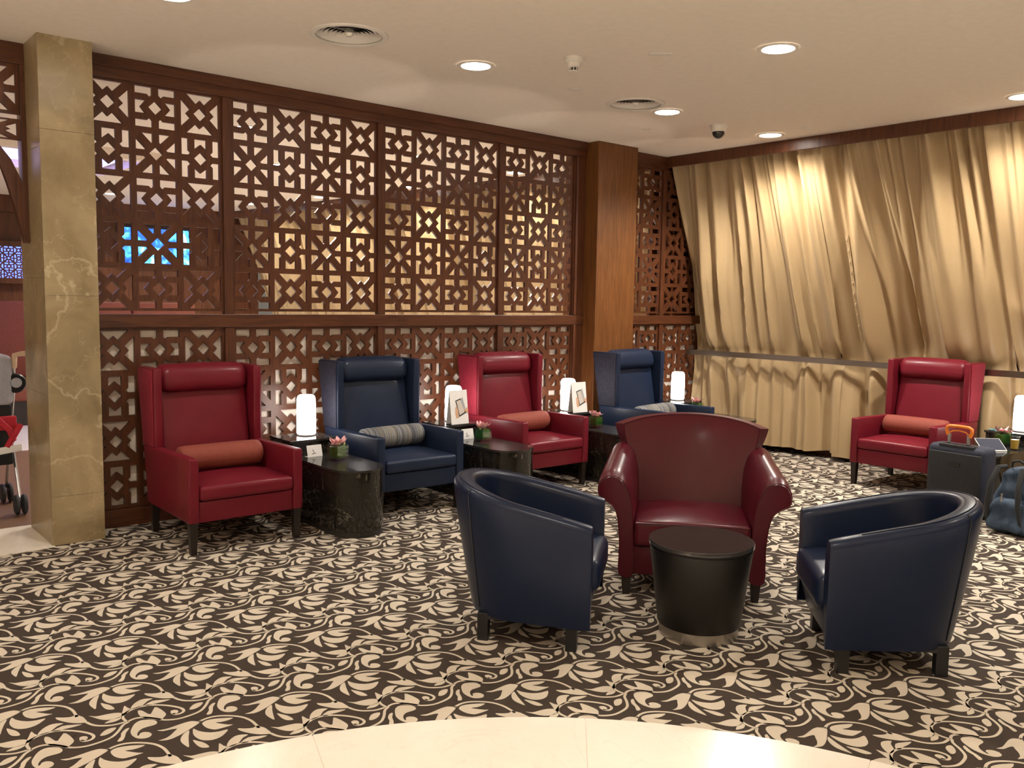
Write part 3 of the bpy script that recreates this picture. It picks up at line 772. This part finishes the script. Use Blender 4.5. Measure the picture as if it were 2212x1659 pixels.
def bolster(mat, label, chair, x, y, z, rot, L=.56, R=.083, tilt=0.0):
    prof = [(0, -L/2-.004), (R*.75, -L/2-.002), (R*.95, -L/2+.012), (R, -L/2+.05), (R*1.015, 0), (R, L/2-.05), (R*.95, L/2-.012), (R*.75, L/2+.002), (0, L/2+.004)]
    m = MB().lathe(prof, 32, cap=False).map(lambda X, Y, Z: (Z, X, Y))
    o = m.obj('bolster', mat, None, smooth=50)
    c = chair; mw = Matrix.Translation(c.location) @ Matrix.Rotation(c.rotation_euler.z, 4, 'Z')
    o.location = mw @ Vector((x, y, z)); o.rotation_euler = (0, tilt, c.rotation_euler.z+rot)
    return tag(o, label, 'cushion', 'bolster cushions on the wing chairs')
bolster('rust', 'rust cotton bolster on the red chair by the marble pillar', r1, .0, .455, .533, 0)
bolster('stripe', 'striped bolster on the navy chair between red chairs', b1, .0, .44, .533, .10)
bolster('rust', 'rust cotton bolster on the red chair between navy chairs', r2, .0, .45, .533, .08)
bolster('stripe', 'striped bolster on the navy chair before the wood pillar', b2, .0, .44, .533, .06)
bolster('rust', 'rust cotton bolster on the red chair by the curtains', r3, .0, .455, .533, 0)

# ------------------------------------------------------------------ tub chairs
def tub_chair(label, loc, rz):
    t = thing('tub_chair', label, 'chair', loc, rz, 'navy tub chairs')
    W2, D, TH = .335, .70, .085
    path = [(-W2, 0.0)] + [(-W2, .355*i/6) for i in range(1, 7)]
    path += [(-W2*cos(a), .355+(D-.355)*sin(a)) for a in [pi*k/28 for k in range(1, 28)]]
    path += [(W2, .355*(6-i)/6) for i in range(0, 7)]
    n = len(path)
    prof_n = 0
    rows = []
    for i, (x, y) in enumerate(path):
        a = Vector(path[max(0, i-1)]); b = Vector(path[min(n-1, i+1)]); tg = (b-a).normalized(); nr = Vector((tg.y, -tg.x))   # inward
        k = max(0.0, min(1.0, y/D))
        top = .60+.155*(k**.95)
        th = TH+.02*k
        ins = .012+.085*k**1.2     # taper towards the bottom
        P = Vector((x, y))
        prof = [(ins+.03, .135), (ins+.004, .12), (ins*.97, .15), (ins*.62, .33), (ins*.28, .52), (.0, top-.035), (.004, top-.018), (.016, top-.004), (.034, top), (th-.034, top), (th-.016, top-.005), (th-.003, top-.02), (th, top-.04), (th+.012, .50), (th+.02, .36)]
        prof_n = len(prof)
        for o_, z in prof:
            q = P + nr*o_; rows.append((q.x, q.y, z))
    fs = [(i*prof_n+j, (i+1)*prof_n+j, (i+1)*prof_n+j+1, i*prof_n+j+1) for i in range(n-1) for j in range(prof_n-1)]
    # rounded arm ends: bulge then cap
    m = MB(); m.add(rows, fs)
    for i, s_ in ((0, 1), (n-1, -1)):
        o = len(m.v); base = [rows[i*prof_n+j] for j in range(prof_n)]
        cx = sum(b[0] for b in base)/prof_n; 
        ring = [(b[0]+(cx-b[0])*.12, b[1]-.014, b[2]-.006 if b[2] > .5 else b[2]) for b in base]
        m.v += ring
        for j in range(prof_n-1): m.f.append([i*prof_n+j, i*prof_n+j+1, o+j+1, o+j])
        m.f.append([o+j for j in range(prof_n)])
    shell = m.obj('shell', 'navy', t, smooth=50)
    # seams on the shell
    for sgn in (-1, 1):
        idx = 7+5 if sgn < 0 else n-1-12
        pts = [Vector(rows[idx*prof_n+j]) for j in range(2, 8)]
        c = Vector((0, .35, .4))
        MB().tube([p_+(Vector((p_.x, p_.y-.35, 0))).normalized()*.0015 for p_ in pts], .0028, 6).obj('seam', 'blackplastic', shell)
    # welt round the top
    MB().tube([Vector(rows[i*prof_n+8])+Vector((0, 0, .001)) for i in range(2, n-2)], .003, 6).obj('welt', 'navy', shell)
    def sfn(X, Y, Z):
        k = max(0, min(1, (Y-.05)/.5)); lim = .248-.045*k*k
        X = X*(lim/.248); 
        return (X, Y, Z+.012*sin(pi*max(0, min(1, (Y+.05)/.6))))
    MB().rbox(-.247, .247, -.045, .57, .27, .42, .04, 4, 5, crown=.02, fn=sfn).obj('seat_cushion', 'navy', t)
    # front panel raking back to the feet
    MB().rbox(-.252, .252, -.02, .45, .12, .285, .015, 2, 1, fn=lambda X, Y, Z: (X*(.93+.07*(Z-.12)/.165), Y+(.04*(.285-Z)/.165 if Y < .2 else 0), Z)).obj('front_panel', 'navy', t)
    MB().box(-.24, .24, .05, .52, .105, .125).obj('underside', 'dark', t, smooth=0)
    for sx in (-1, 1):
        for y in (.075, .50):
            cx = sx*(.255 if y < .2 else .215)
            MB().rbox(cx-.026, cx+.026, y-.026, y+.026, 0, .135, .003, 1).obj('leg', 'blackplastic', t, smooth=0)
    return t
def facing(fx, fy): return math.atan2(fx, -fy)      # local -Y looks along (fx,fy)
tub_chair('navy leather tub chair left of the black drum table', (3.025, 2.902, 0), facing(.621, -.784))
tub_chair('navy leather tub chair right of the black drum table', (3.685, 2.121, 0), facing(-.674, .739))

# ------------------------------------------------------------------ wine leather club chair
t = thing('club_chair', 'wine red leather club chair with rolled arms behind the drum table', 'chair', (3.764, 2.898, 0), facing(-.765, -.644))
def arm_poly(): return crom([(.300, .125), (.305, .30), (.312, .46), (.332, .575), (.372, .655), (.43, .685), (.487, .668), (.515, .615), (.503, .555), (.455, .528), (.418, .495), (.395, .42), (.383, .28), (.385, .125)], True, 3)
for s_ in (-1, 1):
    m = MB(); sec = arm_poly(); N = 14; vs = []; fs = []; k = len(sec)
    for i in range(N):
        yy = -.01+.60*i/(N-1); e = 1-.10*math.exp(-i*1.6)          # soft front edge
        cx, cz = .40, .42
        for a, b in sec:
            x_ = cx+(a-cx)*e; z_ = cz+(b-cz)*e if b > .2 else b
            lift = .085*(max(0, yy)/.59)**1.2*max(0, (z_-.45)/.25)
            inn = .045*(max(0, yy)/.59)*max(0, (z_-.3)/.4)
            vs.append((s_*(x_-inn), yy, z_+lift))
    for i in range(N-1):
        for j in range(k): fs.append((i*k+j, i*k+(j+1) % k, (i+1)*k+(j+1) % k, (i+1)*k+j))
    fs += [list(range(k)), [(N-1)*k+j for j in range(k)][::-1]]
    a_ = m.add(vs, fs).obj('arm', 'wine', t, smooth=50)
    MB().tube([(s_*(.40+(a-.40)*.93), -.013, .42+(b-.42)*.93) for a, b in sec if b > .2], .0035, 6).obj('welt', 'wine', a_)
def backfn(u, v, front):
    X = (u-.5)*2; z0, z1 = .36, .93-.045*X*X-.012*abs(X)**6
    z = z0+(z1-z0)*v
    hw = interp([(.36, .33), (.60, .345), (.72, .362), (.82, .39), (.93, .405)], z)
    if not front: hw += .035+.03*max(0, (z-.7)/.2)
    y = .53+.17*(v**1.15)-.125*X*X*(.45+.55*v) + (0 if front else .115-.02*v)
    return (X*hw, y, z - (0 if front else .012*X*X))
m = MB(); nu, nv = 25, 16
fr = [backfn(i/(nu-1), j/(nv-1), True) for i in range(nu) for j in range(nv)]
def puff(i, j): u, v = i/(nu-1), j/(nv-1); return .022*(1-(2*u-1)**6)*(1-v**8)
fr = [(a, b-puff(q//nv, q % nv), c) for q, (a, b, c) in enumerate(fr)]
bk = [backfn(i/(nu-1), j/(nv-1), False) for i in range(nu) for j in range(nv)]
vs = fr+bk; o = nu*nv; fs = []
for i in range(nu-1):
    for j in range(nv-1):
        fs += [(i*nv+j, (i+1)*nv+j, (i+1)*nv+j+1, i*nv+j+1), (o+i*nv+j, o+i*nv+j+1, o+(i+1)*nv+j+1, o+(i+1)*nv+j)]
for i in range(nu-1):
    for j in (0, nv-1): fs.append((i*nv+j, (i+1)*nv+j, o+(i+1)*nv+j, o+i*nv+j))
for j in range(nv-1):
    for i in (0, nu-1): fs.append((i*nv+j, i*nv+j+1, o+i*nv+j+1, o+i*nv+j))
bo = m.add(vs, fs).obj('backrest', 'wine', t, smooth=40)
MB().tube([Vector(fr[0*nv+j]) for j in range(3, nv)]+[Vector(fr[i*nv+nv-1]) for i in range(1, nu)]+[Vector(fr[(nu-1)*nv+j]) for j in range(nv-2, 3, -1)], .004, 6).obj('welt', 'wine', bo)
sc = MB().rbox(-.308, .308, -.025, .56, .285, .425, .022, 3, 5, crown=.035).obj('seat_cushion', 'wine', t)
MB().tube([(-.300+.6*i/12, -.026, .418) for i in range(13)], .0035, 6).obj('welt', 'wine', sc)
MB().rbox(-.312, .312, .0, .60, .125, .284, .008, 2).obj('seat_rail', 'wine', t)
for sx in (-1, 1):
    for y0, ln in ((.045, 0), (.56, .05)):
        cx = sx*.345
        MB().add([(cx+dx*w, y0+dy*w+(ln if z == 0 else 0), z) for z, w in ((0, .018), (.135, .029)) for dx, dy in ((-1, -1), (1, -1), (1, 1), (-1, 1))],
                 [(3, 2, 1, 0), (4, 5, 6, 7), (0, 1, 5, 4), (1, 2, 6, 5), (2, 3, 7, 6), (3, 0, 4, 7)]).obj('leg', 'darkwood', t, smooth=0)

# ------------------------------------------------------------------ drum table
t = thing('drum_table', 'black tapered drum side table between the tub chairs', 'table', (3.42, 2.575, 0))
MB().lathe([(.188, 0), (.19, .002), (.19, .055), (.186, .058), (0, .058)], 64, cap=True).obj('steel_band', 'chrome', t)
MB().lathe([(0, .0585), (.196, .0585), (.199, .062), (.246, .432), (.246, .436), (0, .436)], 64, cap=False).obj('drum', 'black_lacquer', t)
MB().lathe([(0, .4365), (.240, .4365), (.240, .444), (0, .444)], 64, cap=False).obj('shadow_gap', 'dark', t)
MB().lathe([(0, .4445), (.249, .4445), (.252, .447), (.252, .464), (.250, .467), (0, .467)], 64, cap=False).obj('table_top', 'granite', t)

# ------------------------------------------------------------------ bullet tables along the wall
def bullet_table(label, loc, rz=0):
    """local: x across, +y towards the wall, origin on the floor under the rounded tip's centre"""
    t = thing('side_table', label, 'table', loc, rz, 'black marble bullet side tables')
    def outline(r, y1): return [(r, y1)] + [(r*cos(a), -r*sin(a)) for a in [pi*k/24 for k in range(25)]] + [(-r, y1)]
    L = .93
    MB().prism(outline(.176, L-.01), lambda a, b: (a, b, 0), lambda a, b: (a, b, .04)).obj('plinth', 'dark', t)
    MB().prism(outline(.186, L), lambda a, b: (a, b, .0405), lambda a, b: (a, b, .4395)).obj('body', 'black_marble', t)
    MB().prism(outline(.192, L), lambda a, b: (a, b, .44), lambda a, b: (a, b, .457)).obj('table_top', 'granite', t, smooth=30)
    MB().rbox(-.184, .184, .60, L-.002, .4575, .548, .002, 1).obj('riser', 'black_marble', t, smooth=0)
    MB().rbox(-.192, .192, .585, L, .5485, .566, .002, 1).obj('riser_top', 'granite', t, smooth=0)
    return t
LAMP = None
def lamp(label, x, y, z):
    global LAMP
    if LAMP is None:
        t = thing('table_lamp', label, 'lamp', (x, y, z), 0, 'white cylinder table lamps')
        MB().lathe([(0, 0), (.062, 0), (.066, .003), (.066, .010), (0, .010)], 32, cap=False).obj('lamp_base', 'lampbase', t)
        R, H = .071, .305
        pr = [(0, .0105), (.060, .0105), (.071, .016), (R, .032), (R+.001, H*.5), (R-.002, H-.03), (R-.008, H-.010), (R-.020, H), (0, H)]
        MB().lathe(pr, 32, cap=False).obj('lamp_shade', 'lampglow', t, smooth=60)
        spot('lamp_uplight', t, (0, 0, H+.012), 13.0, 47, .25, .03, (pi, 0, 0), (1.0, .86, .72))
        LAMP = t; return t
    return dup(LAMP, (x, y, z), 0, label)
def flower(label, x, y, z, seed, rz=0):
    r = random.Random(seed)
    t = thing('flower_vase', label, 'flowers', (x, y, z), rz, 'orchids in glass cubes')
    a = .054
    m = MB().rbox(-a, a, -a, a, 0, .112, .004, 2)
    g = MB()
    g.add([(sx*q, sy*q, zz) for zz, q in ((0, a), (.112, a), (.112, a-.004), (.018, a-.004)) for sx, sy in ((-1, -1), (1, -1), (1, 1), (-1, 1))],
          [(3, 2, 1, 0)]+[(i, (i+1) % 4, 4+(i+1) % 4, 4+i) for i in range(4)]+[(4+i, 4+(i+1) % 4, 8+(i+1) % 4, 8+i) for i in range(4)]+[(8+i, 8+(i+1) % 4, 12+(i+1) % 4, 12+i) for i in range(4)]+[(12, 13, 14, 15)])
    g.obj('glass_cube', 'glass', t, smooth=0)
    MB().rbox(-a+.011, a-.011, -a+.011, a-.011, .022, .100, .008, 2, fn=lambda X, Y, Z: (X+.0015*sin(Z*160), Y, Z)).obj('leaf_wrap', 'leaf', t)
    def petal(L, wd, curl): return lambda u, v: ((v-.5)*2*wd*sin(pi*min(.98, .12+.86*u))**.8, u*L, curl*u*u*L + .25*wd*((v-.5)*2)**2)
    blooms = [(-.024, -.012, .106), (.026, -.004, .112), (.0, .02, .116)]
    for bx, by, bz in blooms:
        for k in range(5):
            an = 2*pi*k/5 + r.uniform(-.2, .2); L = r.uniform(.044, .056)
            P = MB().grid(6, 5, petal(L, L*.46, r.uniform(.3, 1.0)))
            P.map(lambda X, Y, Z: (bx+X*cos(an)-Y*sin(an), by+X*sin(an)+Y*cos(an), bz+Z)).obj('petal', 'petal', t, smooth=80)
        MB().lathe([(0, -.006), (.008, -.002), (.010, .008), (.006, .018), (0, .02)], 12, (bx, by)).map(lambda X, Y, Z: (X, Y-.004, bz+Z+.008)).obj('lip', 'lip', t)
    for k in range(5):
        an = r.uniform(2.5, 5.5); rad = r.uniform(.03, .05)
        MB().lathe([(0, -.007), (.006, -.004), (.008, 0), (.006, .004), (0, .007)], 10, (rad*cos(an), rad*sin(an))).map(lambda X, Y, Z: (X, Y, Z+.108+.012*(k % 2))).obj('bud', 'bud', t)
    for an in (2.6, 4.6, .4):
        P = MB().grid(6, 4, petal(.055, .014, -.1)); P.map(lambda X, Y, Z: (X*cos(an)-Y*sin(an), X*sin(an)+Y*cos(an), .108+Z)).obj('leaf', 'leaf', t, smooth=80)
    return t
def tent_card(label, x, y, z, rz):
    t = thing('tent_card', label, 'card', (x, y, z), rz, 'printed tent cards')
    w, h, d = .090, .285, .040
    m = MB()
    for s_ in (-1, 1):
        m.add([(-w, s_*d, 0), (w, s_*d, 0), (w, s_*.001, h), (-w, s_*.001, h), (-w, s_*(d-.002), 0), (w, s_*(d-.002), 0), (w, 0, h-.004), (-w, 0, h-.004)],
              [(0, 1, 2, 3), (4, 7, 6, 5), (0, 4, 5, 1), (1, 5, 6, 2), (3, 7, 4, 0)])
    m.obj('folded_card', 'paper', t, smooth=0)
    m = MB().box(-w-.004, w+.004, -d-.004, d+.004, -.0, .004); m.obj('foot', 'blackplastic', t, smooth=0)
    def face(a, b, e):
        X = -w+2*w*a; Z = h*b; Y = -(d*(1-b)+.001*b)
        n = Vector((0, -h, d)).normalized()*(-1)
        return (X, Y-e*.98, Z+e*.16)
    def pr(name, poly, mat, e):
        MB().prism(poly, lambda a, b: face(a, b, e-.0002), lambda a, b: face(a, b, e)).obj(name, mat, t, smooth=0)
    pr('print_tablet', [(.30, .70), (.62, .76), (.90, .33), (.47, .22)], 'ink', .0006)
    pr('print_page', [(.36, .68), (.60, .72), (.80, .35), (.50, .27)], 'page', .0010)
    pr('print_leaf', [(.60, .71), (.72, .80), (.86, .46), (.76, .42)], 'greyprint', .0014)
    pr('print_hand', [(.28, .50), (.36, .54), (.42, .42), (.46, .20), (.30, .19), (.26, .32)], 'skin', .0012)
    pr('print_hand', [(.74, .46), (.80, .42), (.98, .50), (.99, .30), (.90, .33), (.78, .40)], 'skin', .0016)
    return t
def small_card(label, x, y, z, rz):
    t = thing('place_card', label, 'card', (x, y, z), rz, 'small white place cards')
    w, h, tilt = .060, .082, .02
    MB().add([(-w, 0, 0), (w, 0, 0), (w, tilt, h), (-w, tilt, h), (-w, .0025, 0), (w, .0025, 0), (w, tilt+.0025, h), (-w, tilt+.0025, h)],
             [(0, 1, 2, 3), (4, 7, 6, 5), (0, 4, 5, 1), (1, 5, 6, 2), (2, 6, 7, 3), (3, 7, 4, 0)]).obj('board', 'paper', t, smooth=0)
    MB().add([(-w, .0, 0), (w, .0, 0), (w, .045, 0), (-w, .045, 0), (-w, 0, .002), (w, 0, .002), (w, .045, .002), (-w, .045, .002)],
             [(3, 2, 1, 0), (4, 5, 6, 7), (0, 1, 5, 4), (1, 2, 6, 5), (2, 3, 7, 6), (3, 0, 4, 7)]).obj('foot', 'paper', t, smooth=0)
    def P(poly):
        MB().prism(poly, lambda a, b: (-w+2*w*a, tilt*b-.0002, h*b), lambda a, b: (-w+2*w*a, tilt*b-.0006, h*b)).obj('print_mark', 'ink', t, smooth=0)
    P([(.36, .62), (.40, .63), (.47, .34), (.43, .33)]); P([(.31, .29), (.42, .31), (.42, .25), (.31, .23)]); P([(.45, .31), (.56, .33), (.56, .27), (.45, .25)])
    return t
TY = 5.22
for i, (tx, lab) in enumerate(((3.06, 'between the first red chair and the first navy chair'), (4.44, 'between the first navy chair and the second red chair'), (5.80, 'between the second red chair and the far navy chair'), (7.44, 'half hidden between the far navy chair and the curtain'))):
    bullet_table('black marble side table '+lab, (tx, TY, 0))
    lamp(['glowing white cylinder lamp by the first red chair, leftmost of the lamps', 'glowing white lamp behind the left tent card', 'glowing white lamp behind the right tent card', 'glowing white lamp half hidden behind the far navy chair'][i], tx+.045, TY+.80, .566)
for i, (fx, fy, lab) in enumerate(((3.075, 5.49, 'pink orchids in a glass cube before the leftmost lamp'), (4.44, 5.56, 'pink orchids in a glass cube before the left tent card'), (5.78, 5.58, 'pink orchids in a glass cube before the right tent card'), (7.46, 5.74, 'pink orchids behind the arm of the far navy chair'))):
    flower(lab, fx, fy, .457, 3+i, .25-.1*i)
tent_card('white tent card picturing a hand-held tablet, left of the second red chair', 4.41, TY+.640, .566, .0)
tent_card('white tent card picturing a hand-held tablet, beside the far navy chair', 5.82, TY+.640, .566, -.05)
small_card('small white place card left of the leftmost orchids', 3.01, 5.70, .457, .05)
small_card('small white place card behind the middle orchids', 4.42, 5.72, .457, .0)
small_card('small white place card behind the orchids near the right tent card', 5.75, 5.74, .457, .0)
# table between the curtain-side chairs, at the right edge
bullet_table('black marble side table at the right edge by the curtain', (7.35, 2.87, 0), -pi/2)
lamp('glowing white lamp at the right edge of the picture', 8.12, 2.83, .566)
flower('pink orchids in a glass cube beside the beer glass', 7.87, 2.885, .457, 11, 1.2)
t = thing('beer_glass', 'short glass of amber beer on the right edge table', 'glass', (7.74, 2.745, .457))
MB().lathe([(0, 0), (.027, 0), (.030, .004), (.037, .110), (.0355, .110), (.0285, .010), (0, .009)], 28, cap=False).obj('tumbler', 'glass', t)
MB().lathe([(0, .0095), (.0278, .0105), (.0335, .085), (0, .085)], 28, cap=False).obj('beer', 'beer', t)
t = thing('drink_can', 'black drink can with pale blue top on the right edge table', 'can', (7.98, 3.01, .457))
MB().lathe([(0, 0), (.024, 0), (.031, .010), (.033, .014), (.033, .10), (.028, .112), (0, .112)], 28, cap=False).obj('body', 'blackplastic', t)
MB().lathe([(0, .1125), (.0275, .1125), (.0285, .117), (.026, .117), (.025, .1145), (0, .1145)], 28, cap=False).obj('rim', 'canblue', t)
t = thing('magazine', 'open white magazine leaning on the right edge table', 'magazine', (7.56, 2.86, .457), -.75)
MB().rbox(-.10, .10, -.07, .07, 0, .006, .002, 1).obj('lower_pages', 'paper', t, smooth=0)
MB().rbox(-.10, .10, -.07, .07, .0065, .009, .001, 1, fn=lambda X, Y, Z: (X, Y, Z+.55*(Y+.07))).obj('raised_page', 'paper', t, smooth=0)
MB().rbox(-.096, .096, -.066, .066, .0092, .0100, .0003, 1, fn=lambda X, Y, Z: (X, Y, Z+.55*(Y+.07))).obj('raised_cover', 'suitcase', t, smooth=0)
MB().rbox(-.096, .096, -.066, .066, .0061, .0064, .0001, 1).obj('printed_page', 'suitcase', t, smooth=0)

# ------------------------------------------------------------------ luggage
t = thing('suitcase', 'navy soft trolley suitcase with an orange handle', 'suitcase', (7.00, 2.85, 0), radians(-96))
MB().rbox(-.225, .225, -.10, .10, .035, .555, .045, 4, 1).obj('case_body', 'suitcase', t)
MB().rbox(-.205, .205, -.112, -.098, .06, .50, .012, 2).obj('back_panel', 'suitblack', t)
MB().rbox(-.14, .14, -.095, -.02, .535, .563, .012, 2).obj('handle_well', 'blackplastic', t)
for sx in (-1, 1):
    MB().rbox(sx*.075-.011, sx*.075+.011, -.066, -.050, .563, .640, .003, 1).obj('handle_tube', 'aluminium', t)
    MB().lathe([(0, -.012), (.030, -.012), (.034, -.006), (.034, .006), (.030, .012), (0, .012)], 20, cap=False).map(lambda X, Y, Z: (sx*.17+Z, .06+X, .034+Y)).obj('wheel', 'rubber', t)
    MB().rbox(sx*.17-.02, sx*.17+.02, -.09, -.05, 0, .05, .006, 1).obj('foot', 'blackplastic', t)
h = MB().tube([(-.085, -.058, .625), (-.098, -.058, .665), (-.094, -.058, .687), (-.075, -.058, .697), (0, -.058, .700), (.075, -.058, .697), (.094, -.058, .687), (.098, -.058, .665), (.085, -.058, .625)], .0135, 12).obj('grip', 'orange', t, smooth=60)
MB().tube([(-.078, -.060, .64), (-.05, -.060, .660), (0, -.060, .667), (.05, -.060, .660), (.078, -.060, .64)], .006, 8).obj('grip_inner', 'orange', h)
MB().rbox(-.05, .05, -.118, -.111, .40, .43, .003, 1).obj('badge', 'blackplastic', t)
t = thing('backpack', 'blue nylon backpack slumped on the carpet at the right edge', 'backpack', (6.80, 2.38, 0), radians(-100))
def pk(X, Y, Z):
    k = Z/.48; b = .018*sin(X*38+Z*20)+.012*sin(Z*45+Y*30)
    return (X*(1.06-.30*k*k)+.03*k, Y*(1.05-.25*k)+.05*k+b, Z*(1-.05*abs(X)/.15))
MB().rbox(-.16, .16, -.11, .11, 0, .48, .075, 5, 8, fn=pk).obj('bag', 'pack', t, smooth=60)
MB().rbox(-.12, .12, -.155, -.095, .03, .26, .035, 4, 4, fn=pk).obj('front_pocket', 'pack', t, smooth=60)
for sx in (-1, 1):
    MB().tube([(sx*.07, -.02, .47), (sx*.085, -.09, .47), (sx*.10, -.15, .36), (sx*.11, -.165, .22), (sx*.12, -.13, .06)], [.016, .020, .020, .018, .010], 8).obj('strap', 'suitblack', t)
MB().tube([(-.04, .0, .47), (-.03, -.01, .51), (0.02, -.015, .525), (.06, -.005, .50), (.07, .01, .46)], .009, 8).obj('carry_loop', 'suitblack', t)
MB().rbox(-.006, .006, -.178, -.170, .24, .30, .002, 1).obj('zip_pull', 'chrome', t)

# ------------------------------------------------------------------ stroller behind the pillar
t = thing('stroller', 'folding stroller with red straps behind the marble pillar', 'stroller', (1.16, 7.35, -.004))
for sx in (-1, 1):
    MB().tube([(sx*.22, .22, .12), (sx*.22, .02, .55), (sx*.22, -.16, .88), (sx*.22, -.20, 1.08)], .011, 8).obj('frame_tube', 'aluminium', t)
    MB().tube([(sx*.22, -.26, .10), (sx*.22, -.10, .40), (sx*.22, .10, .72)], .011, 8).obj('frame_tube', 'aluminium', t)
    MB().tube([(sx*.22, -.20, 1.07), (sx*.22, -.24, 1.16), (sx*.26, -.27, 1.17), (sx*.30, -.27, 1.17)], .019, 10).obj('handle_grip', 'beige', t)
    for yy in (-.26, .22):
        for dx in (-.025, .025):
            MB().lathe([(0, -.014), (.060, -.014), (.072, -.008), (.074, 0), (.072, .008), (.060, .014), (0, .014)], 24, cap=False).map(lambda X, Y, Z: (sx*.22+dx+Z, yy+X, .0745+Y)).obj('wheel', 'rubber', t)
    MB().lathe([(0, -.018), (.062, -.018), (.070, -.008), (.070, .012), (.045, .018), (0, .018)], 28, cap=False).map(lambda X, Y, Z: (sx*.225+X, -.215+Z, .955+Y)).obj('hinge_disc', 'blackplastic', t)
    MB().lathe([(0, -.004), (.036, -.004), (.036, .004), (0, .004)], 24, cap=False).map(lambda X, Y, Z: (sx*.225+X, -.236+Z, .96+Y)).obj('hinge_cap', 'greyfab', t)
MB().rbox(-.205, .205, -.245, .10, .80, 1.16, .04, 4, 2).obj('hood', 'greyfab', t)
MB().rbox(-.20, .20, -.16, .20, .36, .42, .02, 2).obj('seat', 'suitblack', t)
MB().rbox(-.20, .20, -.19, -.15, .36, .80, .015, 2).obj('seat_back', 'suitblack', t)
MB().rbox(.08, .22, -.235, -.195, .62, .72, .012, 2).obj('red_strap', 'redfabric', t)
MB().tube([(.10, -.24, .70), (.17, -.25, .62), (.19, -.25, .55), (.15, -.25, .50), (.24, -.25, .66)], .022, 8).obj('red_strap', 'redfabric', t)
MB().rbox(-.24, .24, -.268, -.262, .44, .49, .002, 1, fn=lambda X, Y, Z: (X, Y, Z+.12*X)).obj('white_band', 'paper', t)
